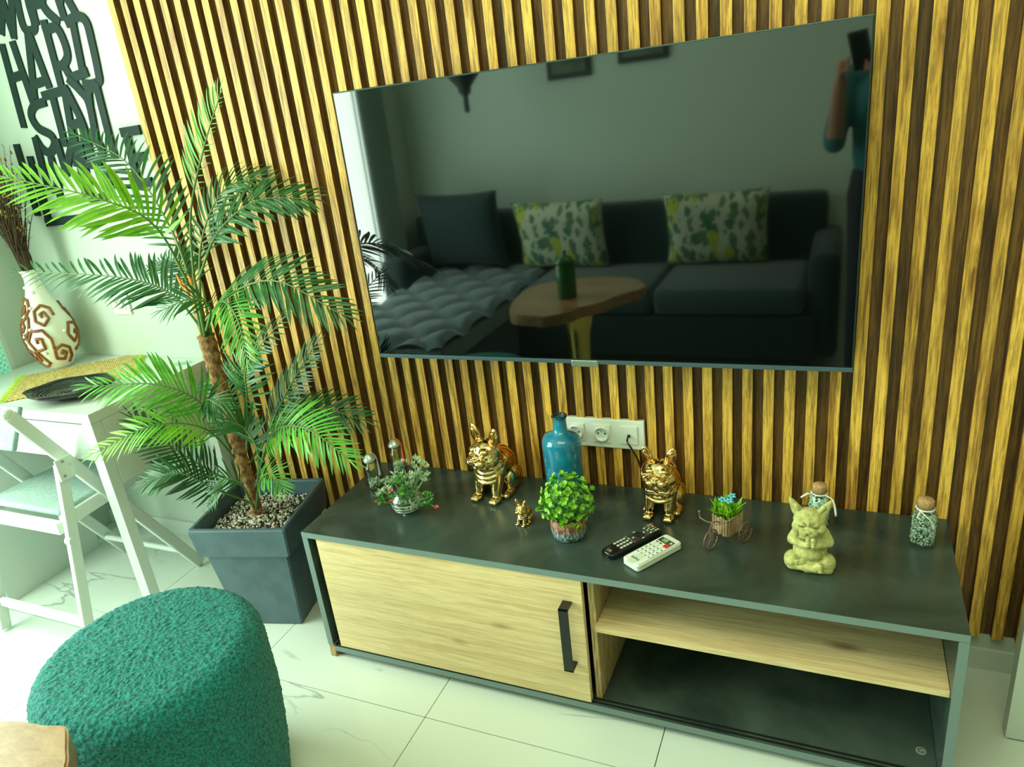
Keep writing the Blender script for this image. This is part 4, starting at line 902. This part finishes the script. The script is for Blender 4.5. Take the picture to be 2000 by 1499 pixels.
# cork bottles
def corkbottle(label, loc, fillm, fillmode, rz, H_=.108, r0=.0265):
    t = thing('cork_bottle', label, 'bottle', loc, rz, 'cork-stoppered bottles')
    P_ = [(r0*.86, 0), (r0*.97, .003), (r0, .010), (r0, .066), (r0*.93, .078), (r0*.74, .088), (r0*.62, .092), (r0*.62, .098), (r0*.70, .101)]
    MB().lathe(P_+[(r-.0016, z-.0005) for r, z in reversed(P_[2:])]+[(r0*.85, .005), (.001, .0045)], 36, cap=False).obj('glass', m_glass, t, True)
    MB().lathe([(r0*.52, .090), (r0*.56, .1015), (r0*.60, .103), (r0*.62, .113), (r0*.57, .116), (.001, .1165)], 28, cap=False).obj('cork', m_cork, t, True)
    b = MB(); rr = random.Random(4)
    if fillmode == 'stones':
        for k in range(520):
            a = rr.uniform(0, 6.28); z = rr.uniform(.007, .082); R_ = (r0-.0032)*(1 if z < .066 else 1-(z-.066)*10)
            q = R_*(rr.uniform(.86, 1.0) if k % 4 else rr.random()); b.ball((q*math.cos(a), q*math.sin(a), z), (rr.uniform(.0017, .0028), rr.uniform(.0014, .002), rr.uniform(.0017, .0026)), sub=1)
    else:
        for k in range(60):
            a = rr.uniform(0, 6.28); z = rr.uniform(.010, .080); R_ = (r0-.005)*(1 if z < .066 else 1-(z-.066)*10); d = rr.uniform(.6, 2.2)
            b.tube([(R_*math.cos(a+d*i/6)*(.8+.2*(i % 2)), R_*math.sin(a+d*i/6)*(.8+.2*(i % 2)), z+.010*math.sin(i+k)) for i in range(7)], .0028, 6)
    stuff(b.obj('filling', fillm, t, True))
    rb = MB(); rb.tube([(r0*.66*math.cos(a*math.pi/12), r0*.66*math.sin(a*math.pi/12), .0945) for a in range(25)], .0018, 6)
    if fillmode != 'stones':
        rb.tube([(-r0*.5, -r0*.45, .0945), (-r0*1.0, -r0*.7, .098), (-r0*1.5, -r0*.8, .088)], [.0012, .003, .0022], 6)
        rb.tube([bez([(r0*.5, -r0*.45, .0945), (r0*1.05, -r0*.6, .088), (r0*1.30, -r0*.6, .070), (r0*1.45, -r0*.7, .045)], i/10) for i in range(11)], [.0015]*4+[.0026]*7, 6)
    else:
        rb.tube([bez([(-r0*.5, -r0*.45, .0945), (r0*.1, -r0*1.02, .085), (r0*.5, -r0*.98, .070), (r0*.62, -r0*.90, .055)], i/10) for i in range(11)], .0013, 6)
    rb.obj('ribbon', m_ribbon, t, True)
m_grav = mat('black_white_gravel', (0.88, 0.92, 0.86), 0.5, c2=(0.22, 0.26, 0.23), ns=170, nd=0, p0=.55, p1=.62)
m_fluff = mat('white_wool', (0.80, 0.86, 0.78), 0.9)
corkbottle('cork-stoppered glass bottle of white fluff with a white ribbon, behind the stone dog', (1.072, -.098, HT), m_fluff, 'fluff', 0)
corkbottle('cork-stoppered glass bottle full of grey and white gravel near the cabinet\'s right end', (1.290, -.122, HT), m_grav, 'stones', 0, r0=.0275)

# remotes
def rbox(L_, Wd, Hh, r, bev=.002, seg=8):
    b = MB(); poly = []
    for (cx, cy, a0) in ((L_/2-r, Wd/2-r, 0), (-L_/2+r, Wd/2-r, 90), (-L_/2+r, -Wd/2+r, 180), (L_/2-r, -Wd/2+r, 270)):
        for i in range(seg+1): a = math.radians(a0+90*i/seg); poly.append((cx+r*math.cos(a), cy+r*math.sin(a)))
    b.prism(poly, 'z', 0, Hh); bmesh.ops.recalc_face_normals(b.bm, faces=b.bm.faces)
    es = [e for e in b.bm.edges if abs(e.verts[0].co.z-e.verts[1].co.z) < 1e-6]
    bmesh.ops.bevel(b.bm, geom=es, offset=bev, segments=3, affect='EDGES'); return b
rk = thing('black_remote', 'glossy black TV remote with many small buttons lying beside the white remote', 'remote control', (.660, -.276, HT), math.radians(57))
sharp(rbox(.175, .046, .017, .018, .005).obj('case', m_blackpl, rk), 60)
rr = random.Random(8)
def key(par, x, y, sx, sy, m, z=.0171, h=.0012, nm='button'):
    o = MB().box(-sx, sx, -sy, sy, 0, h, min(sx, sy)*.4).obj(nm, m, par); o.location = (x, y, z); return o
for i in range(3):
    for j in range(4): key(rk, -.045+.010*j, -.012+.012*i, .0035, .0030, m_key)
for i in range(3): key(rk, .052, -.012+.012*i, .0028, .0028, m_key)
for i in range(4):
    for j in range(3): key(rk, .060+.007*j, -.0135+.009*i, .0022, .0030, m_key if (i+j) % 3 else m_greenkey)
for i, mm in enumerate((m_redkey, m_greenkey, m_key, m_greenkey)): key(rk, -.006, -.015+.010*i, .0020, .0036, mm)
key(rk, .078, .012, .0035, .0035, m_redkey)
o = MB().lathe([(.014, 0), (.014, .001), (.009, .0015), (.008, .0006), (.001, .0006)], 28, cap=False).obj('dial', m_blackmetal, rk, True); o.location = (.022, 0, .0171)
for s_ in (-1, 1): key(rk, .022, s_*.0165, .0030, .0022, m_key); key(rk, .022+s_*.0175, 0, .0024, .0030, m_key)
text_obj('LG', 'maker_mark', .010, m_key, Matrix.Translation((-.073, 0, .0173)) @ Matrix.Rotation(-math.pi/2, 4, 'Z'), rk, .0002)
wk = thing('white_remote', 'white air-conditioner remote with a small display and a red button', 'remote control', (.718, -.312, HT), math.radians(57))
sharp(rbox(.145, .054, .019, .010, .003).obj('case', m_whitepl, wk), 60)
MB().box(-.022, .022, -.009, .009, 0, .0006).obj('keypad_print', mat('pale_green_label', (0.62, 0.72, 0.56), 0.5), wk).location = (-.052, 0, .0190)
o = MB().box(-.009, .009, -.020, .020, 0, .0007, .0003).obj('display', m_lcd, wk); o.location = (.046, 0, .0191)
key(wk, .046, .003, .0045, .008, mat('lcd_green', (0.30, 0.42, 0.16), 0.3), .0198, .0002, 'display_digits'); key(wk, .046, -.015, .0035, .0030, m_key, .0198, .0002, 'display_digits')
key(wk, .030, -.015, .0058, .0058, m_redkey, .0191, .0015)
for i in range(4):
    for j in range(4):
        key(wk, .017-.0135*j, -.0185+.0122*i, .0038, .0040, m_whitepl, .0191, .0012); key(wk, .0115-.0135*j, -.0185+.0122*i, .0011, .0032, m_darkkey, .0191, .0002, 'key_legend')
for i in range(2): key(wk, .031, .004+.011*i, .0020, .0026, m_darkkey, .0191, .0006)
text_obj('beko', 'maker_mark', .012, m_darkkey, Matrix.Translation((-.054, 0, .0198)) @ Matrix.Rotation(-math.pi/2, 4, 'Z'), wk, .0002)

# tricycle planter
tc = thing('tricycle_planter', 'miniature tricycle planter with wire wheels, wooden slats and blue flowers', 'planter', (.872, -.205, HT), math.radians(-30)); tc.scale = (1.12, 1.12, 1.16)
def wheel(c, r, nm='wheel'):
    b = MB(); cx, cy, cz = c
    b.tube([(cx, cy+r*math.cos(a*math.pi/12), cz+r*math.sin(a*math.pi/12)) for a in range(25)], .0016, 7)
    for k in range(4):
        a = math.pi*k/4; b.tube([(cx, cy-r*math.cos(a), cz-r*math.sin(a)), (cx, cy+r*math.cos(a), cz+r*math.sin(a))], .0009, 5)
    b.ball(c, .0028, sub=2); return b.obj(nm, m_wire, tc, True)
wheel((0, -.050, .0236), .022); wheel((-.033, .022, .0236), .022); wheel((.033, .022, .0236), .022)
b = MB(); b.tube([(-.033, .022, .0236), (.033, .022, .0236)], .0013, 6); b.obj('axle', m_wire, tc)
b = MB(); b.tube([(0, -.050, .0216), (-.004, -.050, .040), (0, -.046, .062)], .0014, 6); b.tube([(.004, -.050, .0216), (.004, -.048, .042), (0, -.046, .062)], .0014, 6)
b.tube([(0, -.046, .062), (0, -.030, .058), (0, -.020, .050)], .0014, 6); b.obj('fork', m_wire, tc)
b = MB(); b.tube([(-.034, -.044, .072), (-.026, -.052, .066), (-.012, -.050, .062), (0, -.046, .062), (.012, -.046, .062), (.026, -.036, .068), (.032, -.030, .072)], .0015, 6); b.ball((-.035, -.043, .073), .003, sub=2); b.ball((.033, -.029, .073), .003, sub=2); b.obj('handlebar', m_wire, tc, True)
for k in range(6):
    x = -.0165+.0066*k; MB().box(x-.0027, x+.0027, -.0215, -.0190, .022+.002*(k % 2), .066-.002*(k % 3), .0006).obj('slat', m_pen, tc); MB().box(x-.0027, x+.0027, .0295, .032, .024, .064, .0006).obj('slat', m_pen, tc)
for k in range(6):
    y = -.0145+.0080*k
    for s_ in (-1, 1): MB().box(s_*.0205-.0013, s_*.0205+.0013, y-.0032, y+.0032, .024, .064, .0006).obj('slat', m_pen, tc)
MB().box(-.019, .019, -.018, .029, .026, .054).obj('moss_bed', m_midleaf, tc)
b = MB()
for k in range(60): tuft(b, (R4.uniform(-.018, .018), R4.uniform(-.014, .026), R4.uniform(.054, .066)), 3, .034, .0042, 1.1, 1.0, R4)
stuff(b.obj('leaves', m_boxleaf, tc))
for c in ((-.008, .002, .094), (.008, .012, .104), (.010, .000, .098)):
    fl_ = MB()
    for k in range(5):
        a = k*1.2566; fl_.ball((c[0]+.0055*math.cos(a), c[1]+.0055*math.sin(a)*.8-.002, c[2]+.002*math.sin(a)), (.0042, .0032, .0016), Matrix.Rotation(a, 4, 'Z'), 2)
    fl_.obj('blue_flower', m_bluepetal, tc, True)
    MB().tube([(c[0]*.5, c[1], .05), c], .0008, 5).obj('flower_stem', m_midleaf, tc)

# ------------------------------------------------------------ white panel at the right
wp = thing('leaning_board', 'white painted board standing on the floor right of the TV cabinet', 'board', (1.66, -.196, 0))
MB().box(-.176, .30, -.018, .018, .004, .80, .001).obj('board', m_white, wp)
MB().box(-.174, .30, .0185, .024, .45, .80, .001).obj('backing_strip', m_white, wp)
MB().box(-.17, .29, -.015, .015, 0, .0045).obj('foot_strip', m_darkkey, wp)

# ------------------------------------------------------------ coffee table (wood slab on a brass trumpet foot)
CT = Vector((.02, -1.55, 0))
ct = thing('coffee_table', 'live-edge wooden slab coffee table on a brass trumpet foot, in the foreground corner', 'table', CT)
ol = [(-.27, -1.40), (-.225, -1.305), (-.160, -1.272), (-.10, -1.262), (-.055, -1.252), (-.02, -1.268), (.015, -1.300), (.05, -1.335), (.062, -1.385), (.13, -1.455), (.20, -1.60), (.27, -1.70), (.255, -1.80), (.17, -1.90), (.03, -1.935), (-.12, -1.91), (-.25, -1.83), (-.31, -1.70), (-.30, -1.52)]
n_ = len(ol); pts = []
for i in range(n_):
    p0, p1, p2, p3 = [Vector(ol[(i+k-1) % n_]) for k in range(4)]
    for t in range(6):
        u = t/6; q = .5*((2*p1)+(p2-p0)*u+(2*p0-5*p1+4*p2-p3)*u*u+(3*p1-p0-3*p2+p3)*u**3)
        w_n = .0035*noise.noise(Vector((q.x*26, q.y*26, 0)))
        pts.append((q.x-CT.x+w_n, q.y-CT.y+w_n))
b = MB(); b.prism(pts, 'z', .552, .600); bmesh.ops.recalc_face_normals(b.bm, faces=b.bm.faces)
bmesh.ops.bevel(b.bm, geom=[e for e in b.bm.edges if abs(e.verts[0].co.z-e.verts[1].co.z) < 1e-6 and e.verts[0].co.z > .59], offset=.004, segments=2, affect='EDGES')
sl = b.obj('slab_top', m_slab, ct); sharp(sl, 50)
MB().lathe([(.17, 0), (.172, .006), (.13, .02), (.075, .07), (.050, .16), (.045, .28), (.055, .42), (.08, .52), (.12, .5515)], 48).obj('trumpet_foot', m_brass, ct, True).location = (-.03, -.03, 0)
gj = thing('green_jar', 'green glazed lidded jar standing on the wooden coffee table', 'jar', (-.045, -1.56, .6005))
MB().lathe([(.040, 0), (.044, .005), (.045, .14), (.041, .150), (.041, .155)], 36).obj('body', m_jargreen, gj, True)
MB().lathe([(.044, .1555), (.046, .165), (.030, .185), (.010, .195), (.008, .200), (.012, .208), (.008, .216), (.001, .218)], 36).obj('lid', m_jargreen, gj, True)

# ------------------------------------------------------------ sofa, cushions, lamp, frames (seen in the screen)
sf = thing('corner_sofa', 'dark teal velvet corner sofa opposite the television', 'sofa', (-.3, -2.6, 0))
def sfb(nm, x0, x1, y0, y1, z0, z1, m=m_velvet, bev=.03): o = MB().box(x0+.3, x1+.3, y0+2.6, y1+2.6, z0, z1, bev).obj(nm, m, sf, True); return o
sfb('base', -1.62, 1.00, -3.10, -2.26, .06, .30); sfb('base', -1.62, -.62, -2.27, -1.34, .06, .30)
sfb('backrest', -1.62, 1.02, -3.12, -2.93, .28, .80, bev=.05); sfb('armrest', -1.64, -1.46, -2.95, -2.45, .28, .60, bev=.05); sfb('armrest', .95, 1.10, -3.10, -2.28, .06, .60, bev=.05)
sfb('seat_cushion', -.60, .17, -2.94, -2.25, .30, .44, m_seat, .04); sfb('seat_cushion', .18, .94, -2.94, -2.25, .30, .44, m_seat, .04)
bm = bmesh.new(); nu, nv = 60, 100; G = []
for i in range(nu+1):
    row = []
    for j in range(nv+1):
        x = -1.44+.82*i/nu; y = -2.93+1.59*j/nv
        u = x/.16; v = y/.16; hgt = .455-.030*(1-min(1, 2.2*min(abs((u+v*.5) % 1-.5)*2, 1)))*0
        a = abs(math.sin(math.pi*(u+v)/1.0*.5)); c = abs(math.sin(math.pi*(u-v)/1.0*.5)); hgt = .415+.045*min(1, (a*c)**.5*1.2)
        ed = min(i, nu-i, j, nv-j); hgt -= .03*max(0, 1-ed/3)
        row.append(bm.verts.new((x+.3, y+2.6, hgt)))
    G.append(row)
for i in range(nu):
    for j in range(nv): bm.faces.new((G[i][j], G[i+1][j], G[i+1][j+1], G[i][j+1]))
s = MB(); s.bm.free(); s.bm = bm; s.box(-1.44+.3, -.62+.3, -2.93+2.6, -1.34+2.6, .30, .40, .02); s.obj('tufted_seat', mat('pale_teal_velvet', (0.10, 0.17, 0.18), 0.85, sheen=0.4), sf, True)
for x in (-1.55, -.70, .95):
    for y in (-3.05, -2.32 if x > 0 else -1.42): MB().box(x+.3-.02, x+.3+.02, y+2.6-.02, y+2.6+.02, 0, .062).obj('foot', m_blackmetal, sf)
def cushion(label, loc, w, h, t, m, rx, rz=0, group=None):
    b = MB(); n = 22; V = {}
    for s_ in (-1, 1):
        for i in range(n+1):
            for j in range(n+1):
                u, v = i/n*2-1, j/n*2-1; th = t/2*((1-u**4)*(1-v**4))**.5; k = 1-.06*(1-abs(u*v))
                key_ = (s_, i, j) if 0 < i < n and 0 < j < n else (0, i, j)
                if key_ not in V: V[key_] = b.bm.verts.new((u*w/2*(1-.07*(1-v*v)), s_*th, v*h/2*(1-.07*(1-u*u))))
    for s_ in (-1, 1):
        for i in range(n):
            for j in range(n):
                g = lambda a, c: V[(s_, a, c)] if (s_, a, c) in V else V[(0, a, c)]
                f = [g(i, j), g(i+1, j), g(i+1, j+1), g(i, j+1)]; b.bm.faces.new(f)
    o = b.obj('cushion', m, None, True); o.location = loc; o.rotation_euler = (rx, 0, rz); return tag(o, label, 'cushion', group)
cushion('leaf-print cushion nearer the chaise end of the sofa', (-.50, -2.80, .655), .60, .45, .14, m_print, -.22, .05, 'leaf-print cushions')
cushion('leaf-print cushion nearer the right arm of the sofa', (.44, -2.80, .655), .58, .45, .14, m_print, -.22, -.04, 'leaf-print cushions')
cushion('large plain dark teal cushion in the chaise corner of the sofa', (-1.17, -2.78, .72), .62, .50, .16, m_velvet, -.16, .10)
pd = thing('pendant_lamp', 'black bell-shaped pendant lamp hanging above the chaise', 'lamp', (-.95, -2.62, 2.6))
MB().lathe([(.006, -1.17), (.016, -1.165), (.016, -1.08), (.035, -1.06), (.040, -1.03), (.090, -.97), (.12, -.88), (.125, -.80), (.115, -.79), (.030, -.75), (.006, -.74)], 36).obj('shade', m_blackshade, pd, True)
MB().cyl((0, 0, -.75), (0, 0, -.001), .003, None, 8).obj('cord', m_blackmetal, pd)
MB().cyl((0, 0, -.03), (0, 0, 0), .05, None, 24).obj('ceiling_rose', m_blackmetal, pd)
for (x, z, w, h, lab) in ((-.48, 1.66, .28, .22, 'dark picture frame on the rear wall, nearer the chaise'), (-.02, 1.70, .30, .22, 'dark picture frame on the rear wall, nearer the right arm of the sofa')):
    pf_ = thing('picture_frame', lab, 'picture', (x, -3.15, z), 0, 'dark frames above the sofa')
    MB().box(-w/2, w/2, .001, .02, -h/2, h/2, .003).obj('frame', m_frame, pf_)
    MB().box(-w/2+.03, w/2-.03, .0195, .0215, -h/2+.03, h/2-.03).obj('picture', mat('dull_green_print', (0.06, 0.12, 0.08), 0.6, c2=(0.15, 0.22, 0.15), ns=9), pf_)
# drawn-back curtain by the window
bm = bmesh.new(); V = []
for i in range(61):
    y = -2.50-.36*i/60; x = X0+.032+.018*math.sin(i*.9)
    V.append((bm.verts.new((x, y, .02)), bm.verts.new((x, y, 2.44))))
for a, c in zip(V, V[1:]): bm.faces.new((a[0], c[0], c[1], a[1]))
r = bmesh.ops.solidify(bm, geom=bm.faces[:], thickness=.003)
s = MB(); s.bm.free(); s.bm = bm; cu = s.obj('curtain', m_reed, None, True); tag(cu, 'pale green curtain drawn to the sofa end of the window', 'curtain')

# ------------------------------------------------------------ person taking the picture (seen only in the screen)
pn_ = thing('person', 'person in a teal shirt and dark trousers standing and holding up a phone', 'person', (1.28, -2.14, 0))
def skin_body(name, m, chains, par):
    """chains: lists of (x,y,z,r); a lead chain grown as tapered limbs then fused"""
    b = MB()
    for chn in chains:
        for (x0, y0, z0, r0), (x1, y1, z1, r1) in zip(chn, chn[1:]):
            b.capsule((x0, y0, z0), (x1, y1, z1), r0, r1)
    o = b.obj(name, m, par); melt(o, .009, 6); return o
lg = [[(.09*s_, 0, .92, .088), (.10*s_, .01, .50, .058), (.11*s_, -.01, .09, .040)] for s_ in (-1, 1)]
ft = [[(.11*s_, -.03, .045, .040), (.12*s_, .13, .036, .034)] for s_ in (-1, 1)]
hip = [[(-.07, 0, .96, .105), (.07, 0, .96, .105)], [(0, 0, 1.0, .12), (0, 0, 1.08, .115)]]
skin_body('trousers', m_jeans, lg+hip, pn_); skin_body('shoes', m_blackshade, ft, pn_)
to = [[(-.05, 0, 1.06, .115), (-.06, .0, 1.30, .118), (-.03, 0, 1.42, .08)], [(.05, 0, 1.06, .115), (.06, 0, 1.30, .118), (.03, 0, 1.42, .08)], [(-.15, 0, 1.40, .055), (.15, 0, 1.40, .055)]]
sl_ = [[(-.185, 0, 1.39, .056), (-.235, .06, 1.17, .048), (-.235, .10, 1.14, .046)], [(.185, 0, 1.39, .056), (.22, .06, 1.17, .048), (.20, .10, 1.15, .046)]]
skin_body('shirt', m_shirt, to+sl_, pn_)
hb = [[(0, 0, 1.43, .052), (0, .01, 1.52, .050)], [(-.235, .09, 1.15, .038), (-.225, .235, 1.36, .026), (-.222, .25, 1.39, .024)], [(.20, .09, 1.15, .038), (-.04, .22, 1.36, .026), (-.09, .25, 1.39, .024)]]
b = MB()
for chn in hb:
    for (x0, y0, z0, r0), (x1, y1, z1, r1) in zip(chn, chn[1:]): b.capsule((x0, y0, z0), (x1, y1, z1), r0, r1)
b.ball((0, .01, 1.60), (.074, .094, .112)); b.ball((0, .05, 1.555), (.052, .05, .055)); b.ball((0, .108, 1.59), (.013, .018, .022), sub=2)
for s_ in (-1, 1): b.ball((.076*s_, .0, 1.595), (.010, .018, .028), sub=2)
for (hx, sg) in ((-.225, 1), (-.105, -1)):
    b.ball((hx, .262, 1.425), (.016, .030, .042))
    for k in range(4): b.capsule((hx+sg*.004, .248+.013*k-.0, 1.455-.012*k), (hx+sg*.030, .268+.006*k, 1.470-.016*k), .0085, .0070)
    b.capsule((hx, .240, 1.42), (hx+sg*.024, .238, 1.450), .0095, .0080)
o = b.obj('skin', m_skin, pn_); melt(o, .005, 2)
b = MB(); b.ball((0, -.012, 1.625), (.082, .098, .105)); o = b.obj('hair', m_hair, pn_); 
for v in o.data.vertices:
    if v.co.y > .045 and v.co.z < 1.665: v.co.y = .045
for p in o.data.polygons: p.use_smooth = True
for s_ in (-1, 1): MB().ball((.027*s_, .094, 1.605), (.011, .006, .006), sub=2).obj('eye', m_hair, pn_, True)
MB().ball((0, .099, 1.553), (.022, .006, .005), sub=2).obj('mouth', mat('lips', (0.35, 0.10, 0.08), .5), pn_, True)
ph = MB().box(-.039, .039, -.0045, .0045, -.076, .076, .004).obj('phone', m_blackpl, None); ph.location = (1.125, -1.862, 1.492); ph.rotation_euler = (-.35, -.10, .42); tag(ph, 'black smartphone held up by the person', 'phone')
